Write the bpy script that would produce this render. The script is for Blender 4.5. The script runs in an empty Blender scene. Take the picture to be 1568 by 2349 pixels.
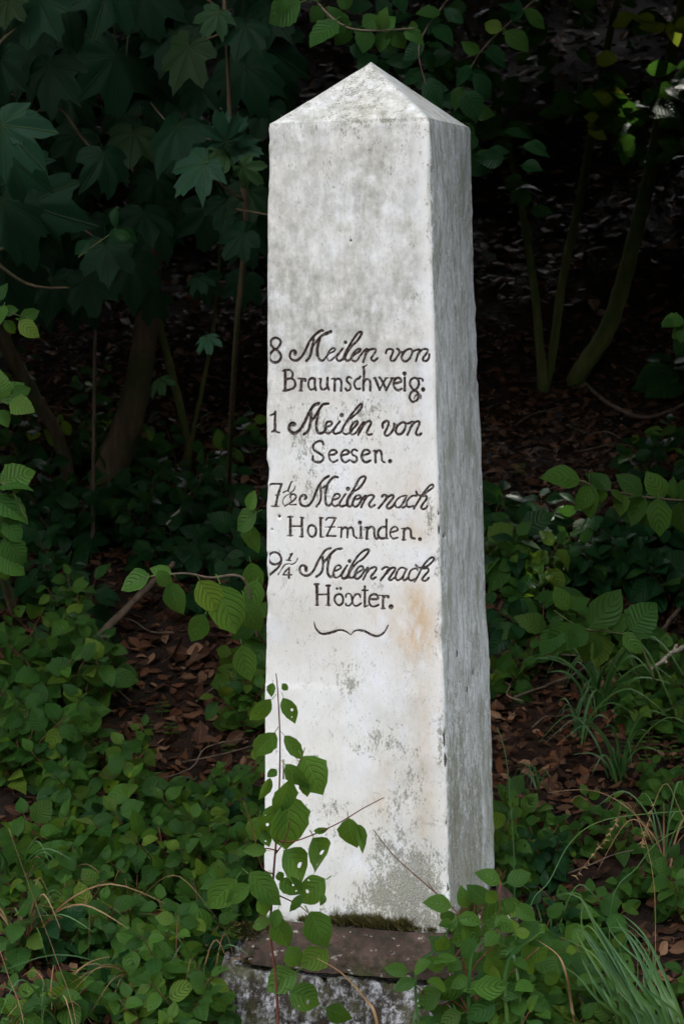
import bpy, bmesh, math, random
import numpy as np
from mathutils import Vector, Matrix

random.seed(11)
R = random.Random(5)
scene = bpy.context.scene

# ----------------------------------------------------------------------------- camera, world, sun, exposure
CAM = Vector((0.0, -5.3488, 1.6226)); PITCH, ROLL, PAN = 0.1127, 0.0167, 0.0172
FPX = 45.0 / 22.2 * 2349.0            # focal length in units of the 1568 x 2349 picture used for measuring
def _rz(v, a): return Vector((v.x*math.cos(a)-v.y*math.sin(a), v.x*math.sin(a)+v.y*math.cos(a), v.z))
_f = Vector((0, math.cos(PITCH), -math.sin(PITCH))); _u = Vector((0, math.sin(PITCH), math.cos(PITCH))); _x = Vector((1, 0, 0))
AX_R = _rz(_x*math.cos(ROLL) - _u*math.sin(ROLL), PAN)
AX_U = _rz(_x*math.sin(ROLL) + _u*math.cos(ROLL), PAN)
AX_F = _rz(_f, PAN)
cd = bpy.data.cameras.new('camera'); cam = bpy.data.objects.new('camera', cd); scene.collection.objects.link(cam)
m = Matrix.Identity(4)
for i in range(3):
    m[i][0] = AX_R[i]; m[i][1] = AX_U[i]; m[i][2] = -AX_F[i]; m[i][3] = CAM[i]
cam.matrix_world = m
cd.sensor_fit = 'VERTICAL'; cd.sensor_height = 22.2; cd.sensor_width = 14.8; cd.lens = 45.0
cd.clip_end = 500; cd.clip_start = 0.05
cd.dof.use_dof = True; cd.dof.focus_distance = 5.05; cd.dof.aperture_fstop = 5.0
scene.camera = cam

SUN_EL, SUN_AZ = math.radians(50), math.radians(28)      # azimuth from +Y (behind the stone) towards +X
SUNV = Vector((math.sin(SUN_AZ)*math.cos(SUN_EL), math.cos(SUN_AZ)*math.cos(SUN_EL), math.sin(SUN_EL)))
w = bpy.data.worlds.new('World'); scene.world = w; w.use_nodes = True
nt = w.node_tree; nt.nodes.clear()
sky = nt.nodes.new('ShaderNodeTexSky'); sky.sky_type = 'NISHITA'; sky.sun_disc = False
sky.sun_elevation = SUN_EL; sky.sun_rotation = SUN_AZ; sky.dust_density = 2.0
tc = nt.nodes.new('ShaderNodeTexCoord'); no = nt.nodes.new('ShaderNodeTexNoise'); no.inputs['Scale'].default_value = 2.2; no.inputs['Detail'].default_value = 5
nt.links.new(tc.outputs['Generated'], no.inputs['Vector'])
cr = nt.nodes.new('ShaderNodeMapRange'); cr.inputs['From Min'].default_value = .3; cr.inputs['From Max'].default_value = .55
nt.links.new(no.outputs['Fac'], cr.inputs['Value'])
mx = nt.nodes.new('ShaderNodeMix'); mx.data_type = 'RGBA'; mx.inputs[7].default_value = (9.0, 9.0, 9.2, 1)   # cloud white mixed in to make the sky light neutral
nt.links.new(cr.outputs['Result'], mx.inputs[0]); nt.links.new(sky.outputs[0], mx.inputs[6])
bg = nt.nodes.new('ShaderNodeBackground'); bg.inputs['Strength'].default_value = 0.12
nt.links.new(mx.outputs[2], bg.inputs['Color']); wo = nt.nodes.new('ShaderNodeOutputWorld'); nt.links.new(bg.outputs[0], wo.inputs[0])
ld = bpy.data.lights.new('sun', 'SUN'); ld.energy = 2.2; ld.angle = math.radians(0.53); ld.color = (1, .95, .86)
sun = bpy.data.objects.new('sun', ld); scene.collection.objects.link(sun)
sun.rotation_euler = SUNV.to_track_quat('Z', 'Y').to_euler(); sun.location = (4, 8, 20)
vs = scene.view_settings; vs.view_transform = 'Standard'; vs.look = 'None'; vs.gamma = 1; vs.use_curve_mapping = False
vs.exposure = 2.13
scene.render.engine = 'CYCLES'
cy = scene.cycles; cy.use_denoising = True; cy.max_bounces = 8; cy.diffuse_bounces = 4; cy.transmission_bounces = 4
cy.transparent_max_bounces = 4; cy.sample_clamp_indirect = 3.0; cy.caustics_reflective = False; cy.caustics_refractive = False

# ----------------------------------------------------------------------------- measuring helpers
def ray(px, py):
    return (AX_F + AX_R*((px-784.0)/FPX) + AX_U*((1174.5-py)/FPX)).normalized()
def at_y(px, py, y):
    d = ray(px, py); return CAM + d*((y-CAM.y)/d.y)
def smooth(a, b, x):
    t = min(1.0, max(0.0, (x-a)/(b-a))); return t*t*(3-2*t)
def ground_z(x, y):
    if y < -0.9: z = -0.36 + 0.03*max(-3.0, y+0.9)
    elif y < 0.6: t = (y+0.9)/1.5; z = -0.36 + 0.30*t*t
    elif y < 3.6: z = -0.06 + 0.385*(y-0.6)
    elif y < 26: z = 1.095 + 0.50*(y-3.6)
    else: z = 12.3 + 0.05*(y-26)
    if y > -0.6:
        k = smooth(-0.6, 0.8, y)
        z += k*(0.05*math.sin(1.9*x+0.7*y) + 0.04*math.sin(3.1*y-1.3*x+1.0) + 0.015*math.sin(7*x+2)*math.sin(6*y))
    z += 0.03*math.sin(0.21*x)*min(3, abs(y)*.3)
    return z
def on_ground(px, py):
    d = ray(px, py); t = 3.5
    while t < 60:
        p = CAM + d*t
        if p.z <= ground_z(p.x, p.y):
            lo, hi = t-0.05, t
            for _ in range(8):
                mid = (lo+hi)/2; q = CAM + d*mid
                if q.z <= ground_z(q.x, q.y): hi = mid
                else: lo = mid
            q = CAM + d*hi; return Vector((q.x, q.y, ground_z(q.x, q.y)))
        t += 0.05
    return None
def to_px(p):
    d = Vector(p)-CAM; k = d.dot(AX_F); return 784+d.dot(AX_R)/k*FPX, 1174.5-d.dot(AX_U)/k*FPX

# numpy value noise
def vnoise(P, seed=0):
    P = np.asarray(P, float); I = np.floor(P).astype(np.int64); F = P-I; F = F*F*(3-2*F)
    def h(ix, iy, iz):
        n = (ix*374761393 + iy*668265263 + iz*2147483647 + seed*1274126177) & 0xffffffff
        n = ((n ^ (n >> 13))*1274126177) & 0xffffffff
        return ((n ^ (n >> 16)) & 0xffff)/65535.0
    r = 0
    for a in (0, 1):
        for b in (0, 1):
            for c in (0, 1):
                wgt = (F[..., 0] if a else 1-F[..., 0])*(F[..., 1] if b else 1-F[..., 1])*(F[..., 2] if c else 1-F[..., 2])
                r = r + wgt*h(I[..., 0]+a, I[..., 1]+b, I[..., 2]+c)
    return r*2-1
def fbm(P, oct=4, seed=0):
    r = 0; a = 1; P = np.asarray(P, float)
    for o in range(oct): r = r + a*vnoise(P*2**o, seed+o*17); a *= .5
    return r

# ----------------------------------------------------------------------------- object helpers
col = scene.collection
def mesh_from(name, verts, faces, uvs=None, smooth_=True, attrs=None, mat=None):
    me = bpy.data.meshes.new(name)
    me.from_pydata([tuple(v) for v in verts] if not isinstance(verts, np.ndarray) else verts.tolist(), [], faces)
    if uvs is not None:
        ul = me.uv_layers.new(name='UVMap'); li = np.zeros(len(me.loops), np.int32); me.loops.foreach_get('vertex_index', li)
        ul.data.foreach_set('uv', np.asarray(uvs, np.float32)[li].ravel())
    for k, a in (attrs or {}).items():
        at = me.attributes.new(k, 'FLOAT', 'POINT'); at.data.foreach_set('value', np.asarray(a, np.float32))
    if smooth_: me.polygons.foreach_set('use_smooth', [True]*len(me.polygons))
    if mat: me.materials.append(mat)
    me.update(); return me
def link(name, me, parent=None, mw=None):
    o = bpy.data.objects.new(name, me); col.objects.link(o)
    if parent is not None:
        o.parent = parent
        if mw is not None: o.matrix_parent_inverse = Matrix.Identity(4); o.matrix_basis = PINV[parent.name] @ mw
    elif mw is not None: o.matrix_basis = mw
    return o
PINV = {}
def thing(name, label, cat, loc, group=None):
    o = bpy.data.objects.new(name, None); col.objects.link(o); o.empty_display_size = .1
    o.location = loc; o['label'] = label; o['category'] = cat
    if group: o['group'] = group
    PINV[o.name] = Matrix.Translation(-Vector(loc)); return o
def tag(o, label, cat, group=None, kind=None):
    if label: o['label'] = label
    if cat: o['category'] = cat
    if group: o['group'] = group
    if kind: o['kind'] = kind
    return o
def frame(origin, ydir, normal, s=1.0):
    y = Vector(ydir).normalized(); x = y.cross(Vector(normal))
    if x.length < 1e-5: x = y.orthogonal()
    x.normalize(); z = x.cross(y)
    M = Matrix.Identity(4)
    for i in range(3): M[i][0] = x[i]*s; M[i][1] = y[i]*s; M[i][2] = z[i]*s; M[i][3] = origin[i]
    return M

# ----------------------------------------------------------------------------- materials
def nodes(name):
    mt = bpy.data.materials.new(name); mt.use_nodes = True; t = mt.node_tree; t.nodes.clear(); return mt, t
class G:
    """tiny node-graph helper"""
    def __init__(s, t): s.t = t
    def n(s, typ, **kw):
        nd = s.t.nodes.new(typ)
        for k, v in kw.items(): setattr(nd, k, v)
        return nd
    def put(s, sock, v):
        if isinstance(v, bpy.types.NodeSocket): s.t.links.new(v, sock)
        else: sock.default_value = v
    def math(s, op, a, b=0.0, clamp=False):
        nd = s.n('ShaderNodeMath', operation=op, use_clamp=clamp); s.put(nd.inputs[0], a); s.put(nd.inputs[1], b); return nd.outputs[0]
    def mix(s, f, a, b, mode='MIX'):
        nd = s.n('ShaderNodeMix', data_type='RGBA', blend_type=mode); s.put(nd.inputs[0], f)
        s.put(nd.inputs[6], a if isinstance(a, bpy.types.NodeSocket) else (*a, 1)); s.put(nd.inputs[7], b if isinstance(b, bpy.types.NodeSocket) else (*b, 1)); return nd.outputs[2]
    def noise(s, scale, vec=None, detail=4, rough=.55, out='Fac', dist=0):
        nd = s.n('ShaderNodeTexNoise'); nd.inputs['Scale'].default_value = scale; nd.inputs['Detail'].default_value = detail
        nd.inputs['Roughness'].default_value = rough; nd.inputs['Distortion'].default_value = dist
        if vec is not None: s.t.links.new(vec, nd.inputs['Vector'])
        return nd.outputs[out]
    def rng(s, v, a, b, c=0.0, d=1.0):
        nd = s.n('ShaderNodeMapRange'); s.put(nd.inputs['Value'], v)
        for k, q in zip(('From Min', 'From Max', 'To Min', 'To Max'), (a, b, c, d)): nd.inputs[k].default_value = q
        return nd.outputs[0]
    def mapping(s, vec, scale=(1, 1, 1), loc=(0, 0, 0)):
        nd = s.n('ShaderNodeMapping'); s.t.links.new(vec, nd.inputs[0]); nd.inputs['Scale'].default_value = scale; nd.inputs['Location'].default_value = loc; return nd.outputs[0]
    def attr(s, name): return s.n('ShaderNodeAttribute', attribute_name=name).outputs['Fac']
    def bump(s, h, strength, dist):
        nd = s.n('ShaderNodeBump'); nd.inputs['Strength'].default_value = strength; nd.inputs['Distance'].default_value = dist; s.put(nd.inputs['Height'], h); return nd.outputs[0]
    def principled(s, color, rough=.8, normal=None, spec=.3, out=True):
        nd = s.n('ShaderNodeBsdfPrincipled'); s.put(nd.inputs['Base Color'], color if isinstance(color, bpy.types.NodeSocket) else (*color, 1))
        s.put(nd.inputs['Roughness'], rough); nd.inputs['Specular IOR Level'].default_value = spec
        if normal is not None: s.t.links.new(normal, nd.inputs['Normal'])
        if out: s.out(nd.outputs[0])
        return nd.outputs[0]
    def out(s, sh): o = s.n('ShaderNodeOutputMaterial'); s.t.links.new(sh, o.inputs[0])

def leaf_mat(name, c1, c2, c3, vein=(.12, .2, .05), kind='dogwood', rough=.42, trans=.35, spots=.25, spotcol=(.10, .05, .02), per='object'):
    mt, t = nodes(name); g = G(t)
    uv = g.n('ShaderNodeUVMap').outputs[0]; sep = g.n('ShaderNodeSeparateXYZ'); t.links.new(uv, sep.inputs[0]); u, v = sep.outputs[0], sep.outputs[1]
    au = g.math('ABSOLUTE', u)
    rnd = g.n('ShaderNodeObjectInfo').outputs['Random'] if per == 'object' else g.attr('tint')
    r2 = g.math('FRACT', g.math('MULTIPLY', rnd, 17.31)); r3 = g.math('FRACT', g.math('MULTIPLY', rnd, 57.7))
    base = g.mix(g.math('POWER', rnd, 1.3), c1, c2); base = g.mix(g.rng(r2, .82, 1.0), base, c3)
    tcg = g.n('ShaderNodeTexCoord').outputs['Object']
    base = g.mix(g.math('MULTIPLY', g.noise(28, tcg), .5), base, tuple(q*.55 for q in c1))
    mid = g.rng(au, .0, .05, 1, 0)
    if kind == 'dogwood': ph = g.math('SUBTRACT', v, g.math('MULTIPLY', g.math('POWER', au, 1.5), .42)); frq = 6.0
    elif kind == 'serrate': ph = g.math('SUBTRACT', v, g.math('MULTIPLY', au, .22)); frq = 9.0
    else: ph = None
    if ph is not None:
        fr = g.math('FRACT', g.math('MULTIPLY', ph, frq)); vn = g.rng(g.math('ABSOLUTE', g.math('SUBTRACT', fr, .5)), 0, .19, 1, 0)
        vn = g.math('MULTIPLY', vn, g.rng(au, .9, 1.0, 1, 0)); h = g.math('SUBTRACT', 0.0, g.math('MAXIMUM', mid, g.math('MULTIPLY', vn, .8)))
        veins = g.math('MAXIMUM', mid, g.math('MULTIPLY', vn, .45))
    else:
        a = g.math('ARCTAN2', u, g.math('SUBTRACT', v, .0)); fr = g.math('FRACT', g.math('ADD', g.math('MULTIPLY', a, 1/.74), .5))
        rr = g.math('SQRT', g.math('ADD', g.math('MULTIPLY', u, u), g.math('MULTIPLY', v, v)))
        vn = g.rng(g.math('MULTIPLY', g.math('ABSOLUTE', g.math('SUBTRACT', fr, .5)), rr), 0, .022, 1, 0)
        veins = vn; h = g.math('SUBTRACT', 0.0, vn)
    if ph is not None:
        base = g.mix(g.math('MULTIPLY', vn, .85), base, tuple(q*.35 for q in c1)); base = g.mix(g.math('MULTIPLY', mid, .6), base, vein)
    else: base = g.mix(g.math('MULTIPLY', veins, .6), base, vein)
    sp = g.rng(g.noise(55, g.mapping(tcg, (1, 1, 1)), 3, .7), .66, .72)
    sp = g.math('MULTIPLY', sp, g.rng(r3, 1-spots, 1-spots*.4)); base = g.mix(sp, base, spotcol)
    b = g.bump(h, .8, .003)
    p = g.principled(base, rough, b, .13, out=False)
    tr = g.n('ShaderNodeBsdfTranslucent'); tcol = g.mix(.6, base, tuple(min(1, q*2.4) for q in (c3[0], c3[1], c3[2]*.5))); t.links.new(tcol, tr.inputs[0])
    ms = g.n('ShaderNodeMixShader'); ms.inputs[0].default_value = trans; t.links.new(p, ms.inputs[1]); t.links.new(tr.outputs[0], ms.inputs[2])
    g.out(ms.outputs[0]); return mt

M = {}
M['dogwood'] = leaf_mat('dogwood_leaf', (.020, .072, .015), (.080, .190, .028), (.15, .23, .028), (.12, .23, .06), spots=.35)
M['sapling'] = leaf_mat('sapling_leaf', (.040, .115, .020), (.070, .165, .030), (.12, .20, .03), (.14, .25, .06), spots=.7, spotcol=(.03, .02, .01), trans=.4)
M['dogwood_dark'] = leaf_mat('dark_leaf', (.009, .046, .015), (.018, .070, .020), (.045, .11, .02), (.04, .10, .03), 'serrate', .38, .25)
M['hazel'] = leaf_mat('hazel_leaf', (.032, .100, .018), (.052, .145, .024), (.10, .17, .024), (.10, .19, .04), 'serrate', .5, .35, .5, (.16, .06, .02))
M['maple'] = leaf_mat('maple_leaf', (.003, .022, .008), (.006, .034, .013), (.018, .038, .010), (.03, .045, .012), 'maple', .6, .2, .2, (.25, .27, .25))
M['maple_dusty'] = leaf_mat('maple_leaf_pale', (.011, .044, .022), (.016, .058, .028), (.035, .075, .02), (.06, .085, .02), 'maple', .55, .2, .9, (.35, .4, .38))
M['yellowgreen'] = leaf_mat('yellow_green_leaf', (.07, .14, .02), (.10, .17, .02), (.15, .18, .03), (.16, .2, .04), 'dogwood', .5, .5, .4)
M['canopy'] = leaf_mat('canopy_leaf', (.02, .06, .02), (.035, .09, .025), (.05, .12, .03), (.05, .1, .03), 'dogwood', .6, .04, .0, per='tint')

def dead_mat(name, per):
    mt, t = nodes(name); g = G(t)
    rnd = g.n('ShaderNodeObjectInfo').outputs['Random'] if per == 'object' else g.attr('tint')
    cr = g.n('ShaderNodeValToRGB'); t.links.new(rnd, cr.inputs[0]); el = cr.color_ramp.elements
    el[0].position = 0; el[0].color = (.022, .010, .006, 1); el[1].position = 1; el[1].color = (.30, .17, .10, 1)
    for p, c in ((.3, (.042, .017, .009)), (.5, (.105, .045, .022)), (.62, (.15, .055, .022)), (.7, (.055, .028, .016)), (.88, (.15, .078, .045))):
        e = el.new(p); e.color = (*c, 1)
    uv = g.n('ShaderNodeUVMap').outputs[0]; sep = g.n('ShaderNodeSeparateXYZ'); t.links.new(uv, sep.inputs[0]); au = g.math('ABSOLUTE', sep.outputs[0])
    tcg = g.n('ShaderNodeTexCoord').outputs['Object']
    c = g.mix(g.math('MULTIPLY', g.noise(45, tcg), .7), cr.outputs[0], (.05, .025, .015))
    c = g.mix(g.rng(au, 0, .05, .5, 0), c, (.28, .17, .09))
    ph = g.math('SUBTRACT', sep.outputs[1], g.math('MULTIPLY', au, .3)); fr = g.math('FRACT', g.math('MULTIPLY', ph, 8.0)); vn = g.rng(g.math('ABSOLUTE', g.math('SUBTRACT', fr, .5)), 0, .15, 1, 0)
    g.principled(c, .6, g.bump(vn, .5, .002), .12); return mt
M['dead'] = dead_mat('dead_leaf', 'object'); M['litter'] = dead_mat('leaf_litter', 'tint')

def simple(name, c1, c2, scale=20, rough=.8, stretch=(1, 1, 1), bump=.4, dist=.004, c3=None, s3=5, spec=.25):
    mt, t = nodes(name); g = G(t); tcg = g.n('ShaderNodeTexCoord').outputs['Object']; v = g.mapping(tcg, stretch)
    nz = g.noise(scale, v, 6, .6); c = g.mix(g.rng(nz, .35, .65), c1, c2)
    if c3: c = g.mix(g.rng(g.noise(s3, tcg, 4), .45, .62), c, c3)
    g.principled(c, rough, g.bump(nz, bump, dist), spec); return mt
M['bark'] = simple('brown_bark', (.065, .042, .025), (.13, .088, .054), 30, .85, (1, 1, .18), .9, .012, (.045, .055, .022), 5)
M['mossbark'] = simple('mossy_bark', (.055, .055, .016), (.095, .105, .028), 30, .85, (1, 1, .2), .8, .010, (.045, .075, .015), 9)
M['twig'] = simple('grey_twig', (.07, .05, .035), (.15, .11, .08), 40, .8, (1, 1, .3), .5, .002)
M['redtwig'] = simple('reddish_stem', (.09, .03, .02), (.14, .05, .03), 40, .6)
M['greenstem'] = simple('green_stem', (.05, .07, .02), (.09, .08, .03), 40, .6)
M['palewood'] = simple('pale_dry_wood', (.35, .30, .24), (.55, .48, .40), 40, .8)
M['grass'] = simple('grass_blade', (.018, .066, .016), (.044, .122, .030), 12, .4, (1, 1, .2), .1, .001, (.06, .12, .02), 4, .4)
M['drygrass'] = simple('dry_grass', (.17, .09, .04), (.30, .20, .10), 15, .6)
M['soil'] = simple('forest_soil', (.008, .005, .004), (.018, .011, .007), 30, .95, (1, 1, 1), 1.0, .02, (.025, .011, .006), 3)
M['moss'] = simple('moss', (.045, .045, .012), (.12, .10, .03), 60, .95)

# ----------------------------------------------------------------------------- ground
def ground():
    ys = sorted(set([-60, -40, -25, -15, -10, -7, -5, -4, -3, -2, -1.5] + [round(-1.2+.07*i, 3) for i in range(90)] + [5.5+.3*i for i in range(40)] + [18, 20, 22, 24, 26, 30, 40, 60, 90]))
    xs = sorted(set([-80, -50, -30, -20, -14, -10, -7, -5, -4, -3.2] + [round(-2.6+.07*i, 3) for i in range(75)] + [3.2, 4, 5, 7, 10, 14, 20, 30, 50, 80]))
    V = [(x, y, ground_z(x, y)) for y in ys for x in xs]; n = len(xs)
    A = np.array(V); near = (np.abs(A[:, 0]) < 3) & (A[:, 1] > -1.3) & (A[:, 1] < 6)
    A[:, 2] += near*.012*fbm(A*9, 3)
    F = [(j*n+i, j*n+i+1, (j+1)*n+i+1, (j+1)*n+i) for j in range(len(ys)-1) for i in range(n-1)]
    o = link('ground', mesh_from('ground', A, F, mat=M['soil'])); o['kind'] = 'structure'; o['label'] = 'dark soil of the rising wooded bank'
ground()

# ----------------------------------------------------------------------------- the milestone
YAW, WS, WB, HS, HA = -0.2909, 0.4138, 0.4937, 2.0, 2.1622
def loc2w(p): return _rz(Vector(p), YAW)
_cl = _rz(CAM, -YAW)
def face_uv(full_x, full_y):
    """photo pixel (1880-wide) -> (u, z) on the sloping front face"""
    d = _rz(ray(full_x/1.19898, full_y/1.19898), -YAW)
    # plane: y = -(WB/2) + k z, k = (WB-WS)/(2 HS)
    k = (WB-WS)/(2*HS)
    t = (-(WB/2) + k*_cl.z - _cl.y)/(d.y - k*d.z)
    p = _cl + d*t; return p.x, p.z

REG = {'A': (720, 890, 240/1568), 'B': (940, 890, 260/1568), 'C': (760, 1000, 240/1568), 'D': (720, 1100, 260/1568), 'E': (720, 1300, 240/1568),
       'F': (940, 1300, 260/1568), 'G': (720, 1500, 240/1568), 'H': (940, 1500, 260/1568), 'r': (700, 880, 560/1568), 's': (700, 1300, 560/1568)}
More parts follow.
